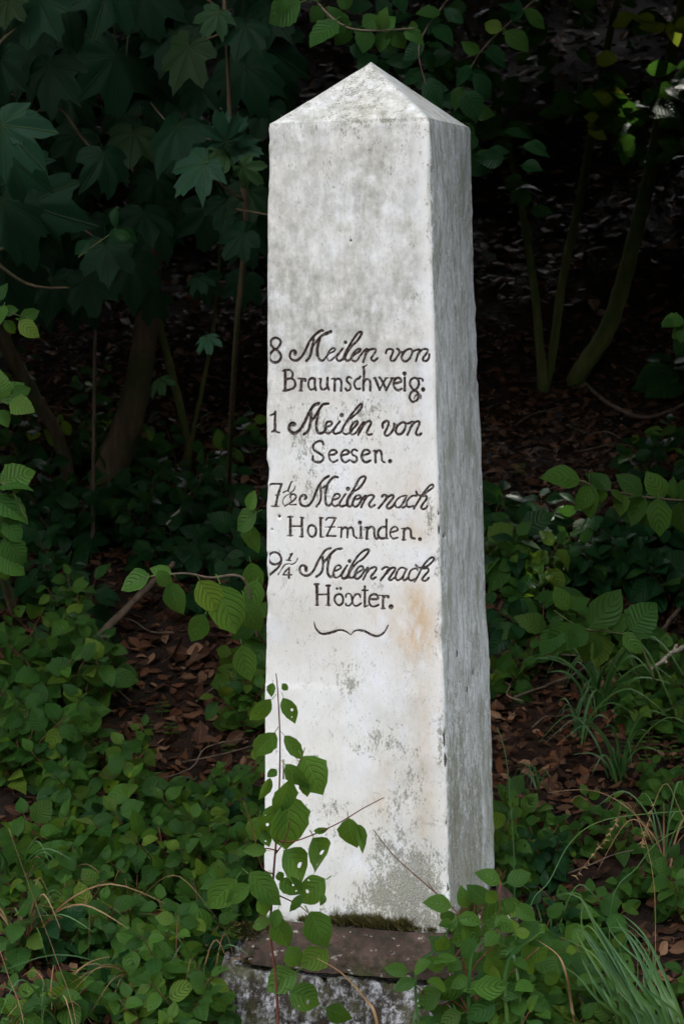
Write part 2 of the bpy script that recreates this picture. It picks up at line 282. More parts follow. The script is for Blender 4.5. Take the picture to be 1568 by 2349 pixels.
# each stroke: region, width, points   ('*' closes a loop, 'o' is a dot: x y radius)
INS = {
'line_1': """
A* 36 247,258 325,300 332,360 290,435 235,465 190,420 160,370 175,295
A* 38 235,465 180,510 135,570 138,635 180,685 240,702 300,680 340,620 335,560 290,500
A 38 595,560 607,515 570,485 520,515 500,580 525,640 600,668 670,635 750,540 810,420 870,300 960,200 1050,132 1090,130
A 44 590,530 600,555
A 40 925,260 915,360 890,470 860,590 798,672
A 34 905,415 940,370 1030,260 1130,185 1235,135
A 44 1150,190 1235,150
A 48 1035,265 1010,360 990,480 997,580
A 32 995,580 1040,658 1100,662 1150,600
A 26 1150,600 1210,540 1290,500 1310,460 1270,442 1210,490 1170,570 1170,640 1210,672 1290,620 1390,520 1445,450
A 32 1445,450 1390,530 1340,600 1350,655 1400,670 1460,630
Ao 26 1495,340
B 32 10,600 60,480 120,370 200,240 270,155 320,145 310,200 250,290 180,355 110,440 60,530 50,590 90,618 150,590
B 28 150,590 200,520 290,460 300,422 250,432 180,500 150,570 180,620 240,620 290,550 360,460 410,420
B 32 420,430 390,520 348,635
B 30 385,520 450,440 530,425 560,450 520,520 480,580 510,620 550,610 590,575
B 30 725,495 740,440 800,425 845,450 830,510 800,580 820,625 870,610 920,540 950,480 940,440 910,420
B 24 920,430 965,475 1000,470
B* 32 1110,425 1040,460 990,540 1000,610 1050,630 1110,590 1155,500 1150,440
B 28 1160,475 1200,450 1270,430 1280,450 1245,550 1222,625
B 30 1250,510 1320,440 1390,425 1420,450 1390,510 1340,580 1360,625 1410,612 1440,570 1445,510
""",
'line_2': """
C 44 155,125 155,485
C 24 112,135 160,112 220,115
C 32 165,118 240,120 287,170 287,230 260,265 180,275
C 34 180,280 270,275 320,310 335,390 300,445 220,475 120,494
C 38 448,285 437,485
C 26 392,275 440,268
C 18 400,494 470,494
C 36 450,330 480,285 522,292 518,315
C 34 690,280 640,265 590,290 570,360 580,430 620,472 690,450
C 34 690,275 685,380 705,480
C 22 755,275 800,270
C 34 795,280 785,380 800,450 850,470 910,430
C 38 915,260 910,380 935,468
C 20 985,278 1040,265
C 36 1045,285 1040,490
C 34 1050,300 1100,275 1150,300 1165,370 1155,490
C 34 1340,265 1300,245 1265,265 1265,320 1310,370 1328,420 1310,475 1260,485 1235,450
C 34 1500,235 1480,265 1430,290 1395,350 1405,420 1445,465 1495,452
B 14 410,682 390,702 350,720
B 36 352,725 362,800 358,900 350,1108
B 32 370,960 410,925 455,950 465,1010 465,1113
B 16 510,905 555,905
B 34 545,908 580,990 620,1098
B 24 622,1098 680,990 728,905
B 34 620,900 670,970 730,1103
B 26 732,1103 780,1010 830,912
B 14 705,903 760,903
B 16 800,905 860,900
B 34 860,995 930,985 978,960 960,915 910,905 865,945 850,1020 880,1085 930,1110 985,1085
B 34 1035,900 1035,1113
Bo 28 1030,832
B 14 1008,1115 1056,1115
B* 30 1195,905 1135,940 1125,1010 1155,1075 1200,1105 1250,1060 1270,990 1250,930
B 26 1240,920 1290,910 1335,930 1335,955
B* 32 1200,1112 1140,1150 1115,1220 1140,1280 1180,1300 1240,1270 1260,1210 1250,1150
B 18 1190,1250 1210,1200 1260,1170 1300,1200 1300,1245
Bo 29 1340,1095
""",
'line_3': """
D 26 150,255 200,232 230,192
D 34 225,198 220,300 220,450 215,520
D 26 165,530 215,508 250,535 290,545
D 42 545,405 520,385 480,395 452,450 470,520 540,555 620,510 690,410 740,300 800,190 860,95 940,60
D 56 510,400 540,410
D 38 812,150 815,250 805,380 770,510 700,572
D 36 825,340 890,270 950,160 1010,80 1100,65
D 36 940,200 915,300 900,420 920,530 960,560 1020,540 1060,480
D 28 1060,450 1130,430 1160,390 1140,360 1080,372 1050,440 1040,510 1080,560 1150,530 1220,450 1290,358
D 32 1290,358 1220,450 1180,520 1210,565 1290,545
Do 28 1320,255
r 14 660,870 680,830 715,770 760,710 805,655 825,655 812,690 765,738 715,778 685,820 675,865 705,882 740,865
r 14 740,862 760,835 790,800 785,782 755,800 735,840 740,880 770,877 795,845 835,788
r 15 838,788 825,830 795,886
r 15 820,840 850,795 882,780 895,795 875,835 862,870 875,885 900,880
r 15 985,830 985,800 1010,780 1030,790 1020,830 1000,875 1015,893 1045,875 1070,830 1072,800
r* 15 1135,790 1100,815 1085,855 1100,880 1130,875 1155,840 1160,800
r 10 1072,800 1100,815
r 14 1160,805 1190,795 1215,785 1205,820 1175,885
r 15 1195,835 1225,795 1258,782 1266,800 1250,840 1240,875 1260,890 1280,875
""",
'line_4': """
r 15 528,958 520,938 490,935 455,960 455,1000 500,1030 530,1060 515,1090 480,1098 450,1080 448,1050
r 13 572,1040 610,1037 632,1022 615,1004 585,1008 570,1040 580,1080 605,1097 635,1080
r 14 665,1042 705,1037 727,1022 710,1004 680,1010 665,1045 675,1085 700,1098 728,1080
r 14 790,1010 765,1000 745,1015 752,1040 780,1055 785,1080 765,1098 742,1085
r 14 822,1045 860,1037 887,1022 870,1003 840,1007 822,1045 835,1085 860,1097 890,1083
r 14 927,1008 930,1097
r 8 912,1010 928,1004
r 14 932,1030 950,1006 970,1012 978,1050 980,1085 1000,1098
ro 13 1042,1088
""",
'line_5': """
E 26 130,250 170,207 360,205
E 36 352,210 310,340 280,450 250,595
E 20 250,405 322,400
E 18 170,603 305,608
E 22 555,157 520,170
E 24 530,170 500,240 468,330
E 18 380,360 450,330 490,345
E 16 600,240 575,310 500,375 410,440 370,520 387,575
E 26 510,450 515,405 570,388 615,430 590,480 530,530 470,570 405,605
E 22 470,567 530,582 610,575
E 18 500,440 525,510
E 36 770,480 800,450 770,408 710,420 680,490 700,570 770,608 850,580 920,480 970,350 1030,230 1110,120 1200,65
E 34 1050,230 1060,330 1060,430 1040,530 975,612
E 34 1075,280 1150,240 1220,150 1290,80 1360,85
E 36 1180,220 1150,330 1140,450 1150,560 1190,600 1250,560
E 28 1275,485 1360,470 1400,420 1370,385 1310,400 1270,480 1260,560 1310,605 1380,570 1440,480 1500,388
E 32 1500,388 1430,490 1390,570 1430,610 1500,590
Fo 27 100,268
F 28 0,560 60,545 90,500
F 32 80,550 100,430 170,320 230,210 290,100 360,62 390,92 350,180 270,270 190,320 130,400 95,490 110,560 160,555
F 30 165,550 200,450 260,440 310,410 290,378 230,392 190,460 180,530 220,570 280,530 340,430 390,382
F 32 400,390 360,490 322,575
F 30 370,470 430,390 500,375 530,400 490,460 450,530 480,575 540,540
F 30 660,400 690,372 740,392 720,450 660,530 607,592
F 30 700,480 770,400 830,375 852,410 790,490 740,560 770,600 840,560 880,490
F 24 1070,385 1010,390 930,430 880,510 900,575 960,570 1030,480 1070,390
F 26 1070,390 1020,480 985,560 1020,580 1070,540
F 26 1230,385 1160,390 1090,450 1070,530 1100,570 1180,555
F 26 1225,315 1250,365 1310,380 1370,350 1450,290 1510,240 1500,200 1450,220 1380,300 1320,380 1260,480 1188,602
F 28 1330,390 1390,385 1400,440 1340,520 1310,580 1340,608 1390,590 1415,555
""",
'line_6': """
E 40 510,800 510,1130
E 24 465,800 550,795
E 18 455,1136 555,1136
E 38 715,815 720,1148
E 22 683,805 750,815
E 18 670,1152 745,1152
E 24 530,965 710,965
E* 34 890,950 835,980 825,1060 850,1130 900,1155 950,1130 970,1050 950,980
E 36 1050,820 1052,1150
E 20 1030,815 1095,815
E 18 1040,1160 1112,1158
E 26 1150,855 1190,815 1330,820
E 28 1320,825 1250,960 1165,1130
E 18 1135,980 1310,975
E 28 1155,1142 1322,1140
s 13 668,428 665,498
s 9 640,422 668,420
s 13 670,440 695,422 715,440 713,500
s 13 717,440 740,422 757,440 763,485 785,505
F 32 312,900 315,1085
F 14 275,1088 345,1088
Fo 27 298,832
F 18 375,910 420,905
F 34 420,912 410,1098
F 32 425,940 480,900 530,930 535,1010 550,1080 580,1098
F 14 392,1102 442,1102
F 32 700,900 640,920 600,980 605,1050 650,1093 730,1085
F 30 738,780 735,940 737,1092
F 16 735,1098 775,1090
F 26 800,990 880,975 922,948 890,905 840,912 800,970 800,1040 840,1095 920,1080
F 16 980,930 1030,930
F 34 1025,935 1020,1112
F 32 1030,960 1080,925 1130,950 1140,1020 1150,1080 1200,1095
F 16 990,1117 1057,1117
Fo 25 1290,1105
""",
'line_7': """
G 34 310,290 270,330 190,345 120,310 90,240 120,160 190,130 260,145 310,210 320,290 280,380 200,460 92,548
G 16 490,160 550,145
G 28 543,152 500,220 480,270
G 18 425,265 520,275
G 18 640,235 610,300 550,340 480,335 410,350 360,420 290,530
G 24 490,405 430,460 375,535
G 24 375,536 530,530
G 32 488,405 482,590
G 34 785,455 800,400 750,365 700,375 675,430 700,510 780,550 870,520 940,430 1000,300 1070,180 1140,90 1230,55
G 50 785,400 792,445
G 34 1085,200 1095,300 1090,420 1050,510 975,565
G 36 1095,320 1170,240 1240,150 1330,80 1430,60
G 38 1220,200 1190,310 1175,430 1190,530 1240,572 1290,530
G 28 1290,470 1370,440 1420,400 1390,362 1330,380 1290,460 1280,540 1330,585 1400,550 1460,460 1530,362
G 30 1530,362 1460,480 1430,550 1460,600 1540,585
Ho 26 125,262
H 28 0,545 60,540 100,490
H 30 95,530 110,470 140,380 200,270 290,150 380,82 440,72 430,130 340,230 250,290 170,380 120,470 120,530 170,542 220,500
H 28 220,475 300,430 350,390 330,347 270,370 220,450 210,530 250,558 310,520 370,430 430,370
H 30 438,385 400,470 352,568
H 30 410,460 470,390 540,362 573,390 530,460 480,520 500,560 560,530
H 30 665,400 700,372 740,365 768,390 710,490 640,580
H 30 740,470 800,390 860,372 880,400 820,490 775,560 810,580 880,530
H 28 1060,400 1010,372 950,390 900,470 890,550 930,580 1000,530 1060,410
H 28 1070,400 1020,500 1010,570 1050,577 1100,530
H 26 1245,410 1220,387 1150,410 1110,490 1110,560 1150,583 1200,560
H 26 1220,330 1260,370 1320,375 1400,350 1480,290 1520,230 1490,200 1430,240 1360,320 1300,420 1250,520 1202,598
H 28 1350,390 1410,382 1430,430 1370,500 1330,560 1350,595 1400,580 1435,540
""",
'line_8': """
G 42 985,705 990,1072
G 32 948,702 1020,702
G 16 952,1080 1026,1080
G 38 1190,725 1190,1078
G 28 1152,725 1225,725
G 18 1143,1082 1225,1082
G 26 1005,885 1175,885
G* 32 1380,880 1320,910 1300,980 1330,1050 1385,1080 1440,1040 1455,970 1430,900
Go 20 1345,780
Go 22 1410,778
H 26 60,860 70,820 110,805 150,840 165,920 190,990 240,1010 310,965
H 24 300,860 280,815 230,815 185,870 160,950 120,1000 70,1000 60,970
H 32 375,685 375,1015
H 22 330,750 430,750
H 18 370,1017 430,1000
H 28 465,895 590,890 580,830 530,812 470,840 445,920 470,1000 530,1020 600,990
H 32 677,840 677,1043
H 18 615,830 675,835
H 30 682,880 720,842 768,850
Ho 22 762,855
H 16 645,1047 710,1047
Ho 33 810,1020
""",
'line_9': """
s 12 456,1150 470,1200 510,1240 570,1238 650,1215 700,1225 740,1252
s 12 740,1252 770,1220 830,1218 900,1250 950,1260 1000,1225 1026,1175
"""}
def catmull(P, closed=False, n=7):
    P = [np.array(p, float) for p in P]; out = []
    if len(P) == 2: return np.array([P[0]+(P[1]-P[0])*t for t in np.linspace(0, 1, 6)])
    L = len(P)
    rng = range(L) if closed else range(L-1)
    for i in rng:
        if closed: a, b, c, d = P[(i-1) % L], P[i], P[(i+1) % L], P[(i+2) % L]
        else: a, b, c, d = P[max(i-1, 0)], P[i], P[i+1], P[min(i+2, L-1)]
        for k in range(n):
            t = k/n; out.append(.5*((2*b)+(-a+c)*t+(2*a-5*b+4*c-d)*t*t+(-a+3*b-3*c+d)*t**3))
    out.append(P[0] if closed else P[-1]); return np.array(out)
def strokes():
    S = []
    for line, txt in INS.items():
        for row in txt.strip().splitlines():
            f = row.split(); reg = REG[f[0][0]]; wd = float(f[1])*reg[2]; pts = [tuple(map(float, q.split(','))) for q in f[2:]]
            if line == 'line_7' and f[0][0] == 'G' and max(p[0] for p in pts) < 350: pts = [(p[0]+26, p[1]) for p in pts]
            P = catmull(pts, '*' in f[0]) if 'o' not in f[0] else np.array([pts[0], (pts[0][0]+.1, pts[0][1])])
            if 'o' in f[0]: wd *= 2
            Q = np.array([face_uv(reg[0]+p[0]*reg[2], reg[1]+p[1]*reg[2]) for p in P])
            S.append((line, Q, wd/1.19898/FPX*5.15/2*1.36))
    return S
STR = strokes()
ZT0, ZT1 = min(s[1][:, 1].min() for s in STR)-.02, max(s[1][:, 1].max() for s in STR)+.02

def stone():
    root = thing('milestone', 'tall whitewashed tapering milestone with a pyramid top and carved dark inscription', 'milestone', (0, 0, -0.6))
    mt, t = nodes('old_whitewash'); g = G(t)
    tcg = g.n('ShaderNodeTexCoord').outputs['Object']
    ink, grime, mould, ochre, side, chip = [g.attr(k) for k in ('ink', 'grime', 'mould', 'ochre', 'side', 'chip')]
    vst = g.mapping(tcg, (1, 1, .28)); vst2 = g.mapping(tcg, (1, 1, .45))
    fine = g.noise(150, vst2, 5, .65); mid = g.noise(38, vst2, 6, .6); big = g.noise(7, tcg, 4, .55); streak = g.noise(60, vst, 6, .68)
    c = g.mix(g.rng(big, .35, .65), (.76, .76, .755), (.72, .70, .66))
    c = g.mix(g.rng(g.noise(14, g.mapping(tcg, (1, 1, .6), (3, 1, 2)), 3), .52, .72, 0, .65), c, (.80, .82, .88))     # bluish fresh limewash
    c = g.mix(g.math('MULTIPLY', ochre, g.rng(mid, .3, .62)), c, (.58, .40, .22))
    gm = g.math('MULTIPLY', grime, g.rng(g.math('ADD', g.math('MULTIPLY', streak, .35), g.math('MULTIPLY', g.noise(24, tcg, 8, .68), .65)), .36, .64))
    c = g.mix(gm, c, (.31, .305, .26))
    c = g.mix(g.math('MULTIPLY', g.rng(fine, .56, .70), g.rng(grime, 0, 1, .22, .5)), c, (.32, .30, .25))
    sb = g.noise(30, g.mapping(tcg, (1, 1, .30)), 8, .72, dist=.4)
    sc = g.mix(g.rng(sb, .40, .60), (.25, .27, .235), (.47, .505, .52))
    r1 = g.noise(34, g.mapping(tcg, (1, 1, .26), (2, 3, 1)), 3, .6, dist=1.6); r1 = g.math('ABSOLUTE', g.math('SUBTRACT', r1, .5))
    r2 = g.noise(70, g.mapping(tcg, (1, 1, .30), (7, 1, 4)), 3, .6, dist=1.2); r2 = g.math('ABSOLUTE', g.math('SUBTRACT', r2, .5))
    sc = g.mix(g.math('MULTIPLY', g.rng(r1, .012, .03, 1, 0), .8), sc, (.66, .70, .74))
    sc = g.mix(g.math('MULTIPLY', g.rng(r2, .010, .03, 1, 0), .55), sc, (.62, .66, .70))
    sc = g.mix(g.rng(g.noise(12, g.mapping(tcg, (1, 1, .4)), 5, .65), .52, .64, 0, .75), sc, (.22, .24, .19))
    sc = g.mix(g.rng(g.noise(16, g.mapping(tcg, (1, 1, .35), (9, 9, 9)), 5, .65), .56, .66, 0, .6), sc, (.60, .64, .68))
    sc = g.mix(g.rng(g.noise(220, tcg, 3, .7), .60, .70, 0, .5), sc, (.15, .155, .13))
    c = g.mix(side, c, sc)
    stip = g.noise(210, g.mapping(tcg, (1, 1, .5), (1, 5, 2)), 4, .75); patch = g.noise(45, g.mapping(tcg, (1, 1, .6), (4, 2, 2)), 5, .65)
    dens = g.math('ADD', g.math('ADD', g.math('MULTIPLY', stip, .55), g.math('MULTIPLY', patch, .45)), g.math('MULTIPLY', mould, .205))
    ml = g.math('MULTIPLY', g.rng(dens, .605, .665), .9)
    c = g.mix(g.math('MULTIPLY', ml, g.rng(g.noise(300, tcg, 4, .8), .35, .6, .35, 1)), c, g.mix(g.rng(g.noise(18, tcg, 6, .7), .38, .62), g.mix(g.noise(90, tcg, 4, .7), (.06, .06, .045), (.20, .19, .15)), (.15, .155, .085)))
    spk = g.noise(260, g.mapping(tcg, (1, 1, .55)), 3, .8); c = g.mix(g.math('MULTIPLY', g.rng(spk, .63, .69), g.rng(g.noise(10, tcg, 3), .40, .62, .1, .75)), c, (.16, .15, .12))
    lines = g.math('ABSOLUTE', g.math('SUBTRACT', g.noise(9, g.mapping(tcg, (1, 1, .8), (3, 7, 1)), 4, .6, dist=.6), .5)); c = g.mix(g.math('MULTIPLY', g.rng(lines, .0015, .006, .5, 0), g.rng(g.noise(4, tcg, 2), .5, .6)), c, (.35, .33, .29))
    c = g.mix(g.rng(chip, .5, .6), c, (.07, .065, .055))
    inkm = g.rng(ink, .35, .65); inkm = g.math('MULTIPLY', inkm, g.rng(g.noise(150, tcg, 4, .7), .34, .50, .62, 1))
    c = g.mix(inkm, c, (.040, .022, .018))
    h = g.math('ADD', g.math('ADD', g.math('MULTIPLY', mid, .8), g.math('MULTIPLY', fine, .6)), g.math('MULTIPLY', streak, .15))
    rg = g.rng(inkm, 0, 1, .85, .5)
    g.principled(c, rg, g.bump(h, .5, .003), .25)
    # cross-section loop, dense on the front face
    r = .010; nf, ns, nb, nc = 236, 70, 14, 4
    loop = []  # (a, b) in units: position = a*half + offset
    def arc(cx, cy, a0):
        for k in range(1, nc): a = a0+math.pi/2*k/nc; loop.append(('c', cx, cy, math.cos(a), math.sin(a)))
    for i in range(nf+1): loop.append(('e', -1+2*i/nf, -1, 0, 0))
    arc(1, -1, -math.pi/2)
    for i in range(ns+1): loop.append(('e', 1, -1+2*i/ns, 1, 0))
    arc(1, 1, 0)
    for i in range(nb+1): loop.append(('e', 1-2*i/nb, 1, 2, 0))
    arc(-1, 1, math.pi/2)
    for i in range(20+1): loop.append(('e', -1, 1-2*i/20, 3, 0))
    arc(-1, -1, math.pi)
    rows = []; z = -.03
    while z < HS-.004:
        rows.append(z); z += .0021 if ZT0 < z < ZT1 else .008
    rows.append(HS-.003)
    capz = [HS+.0025]+list(np.linspace(HS+.01, HA-.004, 24))
    allz = rows+capz; n = len(loop); NR = len(allz)
    P = np.zeros((NR, n, 3)); fs = np.zeros(n, int)
    for j, z in enumerate(allz):
        if z <= HS: hw = (WB+(WS-WB)*z/HS)/2
        else: hw = max(.004, WS/2*(1-(z-HS)/(HA-HS)))
        if -.004 < z-HS < 0: hw -= .0015
        if 0 < z-HS < .004: hw += .0012
        rr = min(r, hw*.8); q = hw-rr
        for i, (k, a, b, e, f) in enumerate(loop):
            if k == 'e':
                fs[i] = e
                if e == 0: P[j, i] = (a*q, -hw, z)
                elif e == 1: P[j, i] = (hw, b*q, z)
                elif e == 2: P[j, i] = (a*q, hw, z)
                else: P[j, i] = (-hw, b*q, z)
            else: P[j, i] = (a*q+e*rr, b*q+f*rr, z); fs[i] = 9
    P = P.reshape(-1, 3); FS = np.tile(fs, NR)
    # outward direction and lumpy surface
    nrm = P*[1, 1, 0]; nrm = np.where((FS == 0)[:, None], [0, -1, 0], np.where((FS == 1)[:, None], [1, 0, 0], nrm/np.maximum(1e-6, np.linalg.norm(nrm, axis=1))[:, None]))
    lump = .0022*fbm(P*[7, 7, 5], 4, 3)+.0007*fbm(P*[40, 40, 16], 3, 9)
    lump = np.where(FS == 1, lump*1.7, lump); lump = np.where(FS == 3, lump*.5, lump)
    lump += np.where(P[:, 2] < .6, .002*fbm(P*12, 3, 5), 0)
    # worn corners
    cx = np.minimum(np.abs(np.abs(P[:, 0])-np.abs(P[:, 1])), .05)
    wear = np.exp(-(cx/.012)**2)*np.maximum(0, fbm(P*[9, 9, 14], 4, 21)-.25)*.010
    lump -= wear; lump = np.where(P[:, 2] > HS+.004, lump*.35, lump)
    ins = np.zeros(len(P)); dist = np.full(len(P), 1.0); lid = np.zeros(len(P), int)
    hwz = (WB+(WS-WB)*P[:, 2]/HS)/2
    for si, (line, Q, hw_) in enumerate(STR):
        lo = Q.min(0)-hw_-.006; hi = Q.max(0)+hw_+.006
        idx = np.where((FS == 0) & (P[:, 0] > lo[0]) & (P[:, 0] < hi[0]) & (P[:, 2] > lo[1]) & (P[:, 2] < hi[1]))[0]
        if not len(idx): continue
        X = P[idx][:, [0, 2]]; A = Q[:-1]; B = Q[1:]; AB = B-A; L2 = np.maximum((AB**2).sum(1), 1e-12)
        tt = np.clip(((X[:, None]-A[None])*AB[None]).sum(2)/L2[None], 0, 1)
        dd = np.linalg.norm(X[:, None]-(A[None]+AB[None]*tt[..., None]), axis=2)
        wmul = 1.0
        if line == 'line_9':
            s_ = (np.argmin(dd, 1)/len(A)); s_ = s_ if Q[0, 0] < Q[-1, 0] and si == len(STR)-2 else 1-s_; wmul = .35+.9*np.sin(np.pi*np.clip(s_*.9+.05, 0, 1))
        d = dd.min(1)-hw_*wmul
        up = d < dist[idx]; dist[idx[up]] = d[up]; lid[idx[up]] = int(line[-1])
    wob = .0006*vnoise(P*90, 4)
    ink_ = np.clip(.5-(dist+wob)/.0024, 0, 1)
    lump -= np.clip(-dist/.004, 0, 1)*.0045*(dist < 0)
    gouge = lambda u, z, su, sz: np.exp(-((P[:, 0]-u)/su)**2-((P[:, 2]-z)/sz)**2)*(FS == 0)
    P2 = P+nrm*lump[:, None]
    # masks
    zf = P[:, 2]; uf = np.where(FS == 1, P[:, 1], P[:, 0])/np.maximum(hwz, .02)
    zn = zf
    sm = lambda a, b, x: np.clip((x-a)/(b-a), 0, 1)
    grime = .18+.85*sm(1.15, 1.5, zn)*(1-.35*sm(1.6, 1.85, zn))
    grime += .3*fbm(P*[3, 3, 2.0], 3, 31)
    for (px, py, sx, sy, a) in ((800, 700, 70, 45, .7), (850, 400, 60, 120, .35), (660, 300, 40, 30, .5), (760, 230, 120, 60, .35), (700, 700, 60, 40, .25), (880, 600, 50, 120, -.25), (760, 560, 50, 50, -.3), (640, 800, 60, 100, .2), (860, 200, 60, 40, .3)):
        u0, z0 = face_uv(px*1.199, py*1.199); grime += a*np.exp(-((P[:, 0]-u0)/(sx/925))**2-((zf-z0)/(sy/925))**2)
    grime *= 1-.85*sm(.75, .93, np.where((FS == 0) | (FS == 9), uf, 0))*np.where(zf < HS, 1, .3)       # clean white stripe by the near corner
    grime = np.clip(grime, 0, 1)
    mould = np.zeros(len(P)); och = np.zeros(len(P))
    for (px, py, sx, sy, a) in ((800, 1560, 45, 60, .55), (870, 1700, 70, 50, .55), (930, 1850, 60, 50, .35), (900, 1960, 75, 75, .72), (960, 2070, 75, 65, 1.3), (1000, 2110, 30, 30, .8), (860, 2060, 70, 40, .7), (700, 1740, 40, 20, .4), (760, 1900, 60, 40, .4),
                                (780, 2100, 60, 20, .8), (650, 2120, 60, 25, .8), (940, 1780, 30, 60, .4), (800, 1000, 120, 90, .22), (700, 1060, 60, 80, .25), (745, 1130, 40, 30, .5), (850, 930, 80, 40, .4), (850, 1350, 40, 20, .35), (700, 1000, 40, 60, .35), (1010, 1700, 10, 90, .8), (985, 1180, 12, 60, .7), (860, 1230, 40, 30, .4), (760, 1850, 80, 20, .3), (1005, 1300, 10, 60, .6), (980, 2000, 40, 60, .5), (1000, 1450, 8, 60, .6)):
        u0, z0 = face_uv(px*1.199, py*1.199); mould += a*np.exp(-((P[:, 0]-u0)/(sx/925))**2-((zf-z0)/(sy/925))**2)
    for (px, py, sx, sy, a) in ((960, 1400, 35, 70, .95), (950, 1480, 60, 40, .6), (860, 1420, 80, 60, .25), (970, 1640, 25, 120, .35), (975, 1850, 25, 120, .35), (950, 1120, 40, 40, .35), (840, 1130, 90, 60, .18), (955, 1220, 40, 30, .5), (880, 1770, 30, 30, .3), (870, 1840, 30, 30, .35), (800, 1870, 200, 30, .12), (780, 2050, 150, 30, .2), (700, 1400, 90, 80, .12)):
        u0, z0 = face_uv(px*1.199, py*1.199); och += a*np.exp(-((P[:, 0]-u0)/(sx/925))**2-((zf-z0)/(sy/925))**2)
    notf = ~((FS == 0) | ((FS == 9) & (P[:, 1] < 0)))
    mould = mould+.20*sm(HS-.05, HS, zf)*(zf > HS-.05)*(.5+fbm(P*[9, 9, 9], 3, 93))+.3*sm(1.45, 1.75, zf)*np.clip(fbm(P*[4, 4, 2.5], 3, 91)+.4, 0, 1)
    mould = np.where(notf, 1.0*sm(.8, .05, zf)*sm(-.5, .4, fbm(P*[6, 6, 2], 3, 8)+.2)+.12, mould+.06)
    och = np.where(notf, 0, och)
    mould = mould+.45*np.exp(-((zf-HS)/.004)**2)*(.6+.6*fbm(P*[20, 20, 1], 2, 61))
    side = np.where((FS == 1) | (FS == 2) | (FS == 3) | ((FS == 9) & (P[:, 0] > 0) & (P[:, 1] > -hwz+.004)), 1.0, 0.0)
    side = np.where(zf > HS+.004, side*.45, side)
    edge = np.where(FS == 1, sm(.93, 1.0, P[:, 1]/np.maximum(hwz, .02)), 0); och = och+edge*.6
    chips = np.zeros(len(P))
    grime = np.where(zf > HS, np.clip(.85+.5*fbm(P*[6, 6, 6], 3, 77)+.4*np.exp(-((zf-HS)/.03)**2), 0, 1), grime)
    for (uu, zz, su, sz) in ():
        pass
    for (px, py, sx, sy) in ((1085, 1540, 5, 14), (1072, 1580, 4, 12), (1003, 1200, 4, 8), (1020, 1230, 3, 5), (1050, 1500, 4, 10)):
        d = _rz(ray(px, py), -YAW); k = (WB-WS)/(2*HS); tq = (WB/2-k*_cl.z-_cl.x)/(d.x+k*d.z); p = _cl+d*tq
        q = np.exp(-((P[:, 1]-p.y)/(sx/300))**2-((P[:, 2]-p.z)/(sy/900))**2)*(FS == 1)*(1+.6*fbm(P*60, 2, 5)); chips += q
    for (px, py, s_) in ((955, 232, 4), (804, 552, 3), (640, 1185, 4), (624, 1215, 2)):
        u0, z0 = face_uv(px*1.199, py*1.199) if py > 272 else (None, None)
        if u0 is None: continue
        chips += np.exp(-((P[:, 0]-u0)/(s_/900))**2-((zf-z0)/(s_/900))**2)*(FS == 0)
    for (zy, ln, dp, a) in ((1700, .055, .012, 1.0), (1745, .03, .016, 1.0), (1215, .02, .010, .9), (1180, .012, .012, .8), (1460, .03, .006, .7), (1890, .03, .006, .8), (2040, .02, .010, .9), (1330, .012, .006, .7)):
        z0 = face_uv(1020*1.199, zy*1.199)[1]; ds = P[:, 1]+hwz
        chips += a*np.clip(1.4-np.abs(zf-z0)/ln-ds/dp+.5*fbm(P*[60, 60, 40], 2, 13), 0, 1)*((FS == 1) | ((FS == 9) & (P[:, 0] > 0) & (P[:, 1] < 0) & (P[:, 0] > hwz-.004)))
    P2 -= nrm*(np.clip(chips, 0, 1)*.006)[:, None]
    W2 = P2.copy(); c_, s_ = math.cos(YAW), math.sin(YAW)
    W2[:, 0] = P2[:, 0]*c_-P2[:, 1]*s_; W2[:, 1] = P2[:, 0]*s_+P2[:, 1]*c_
    W2[:, 2] += .6    # root sits at z = -0.6
    att = dict(ink=ink_, grime=grime, mould=np.clip(mould, 0, 1), ochre=np.clip(och, 0, 1), side=side, chip=chips)
    F = np.array([(j*n+i, j*n+(i+1) % n, (j+1)*n+(i+1) % n, (j+1)*n+i) for j in range(NR-1) for i in range(n)])
    fz = np.array([j for j in range(NR-1) for i in range(n)]); iscap = fz >= len(rows)
    isin = (ink_[F].min(1) > .5); fl = lid[F[:, 0]]
    def sub(name, faces, extra=None):
        ids = np.unique(faces); mp = -np.ones(len(W2), int); mp[ids] = np.arange(len(ids)); fc = mp[faces].tolist(); V = W2[ids]
        A = {k: a[ids] for k, a in att.items()}
        if extra is not None:
            V = np.vstack([V, extra[0]]); b = len(ids); fc += [(int(mp[a]), int(mp[b2]), b) for a, b2 in extra[1]]
            A = {k: np.append(a, a[-1]) for k, a in A.items()}
        return link(name, mesh_from(name, V, fc, attrs=A, mat=mt), root)
    sub('shaft', F[~iscap & ~isin])
    top = (NR-1)*n
    sub('cap', F[iscap], (np.array([[0, 0, HA+.6]]), [(top+i, top+(i+1) % n) for i in range(n)]))
    words = {1: 'first line, a number eight and script words', 2: 'second line, a place name in upright letters', 3: 'third line, a number one and script words', 4: 'fourth line, a short place name', 5: 'fifth line, seven and a half and script words', 6: 'sixth line, a place name with a tall z', 7: 'seventh line, nine and a quarter and script words', 8: 'eighth line, a short place name with two dots', 9: 'curly bracket flourish under the words'}
    for k in range(1, 10):
        f = F[isin & ~iscap & (fl == k)]
        if len(f): o = sub('inscription' if k < 9 else 'flourish', f); o['label'] = words[k]
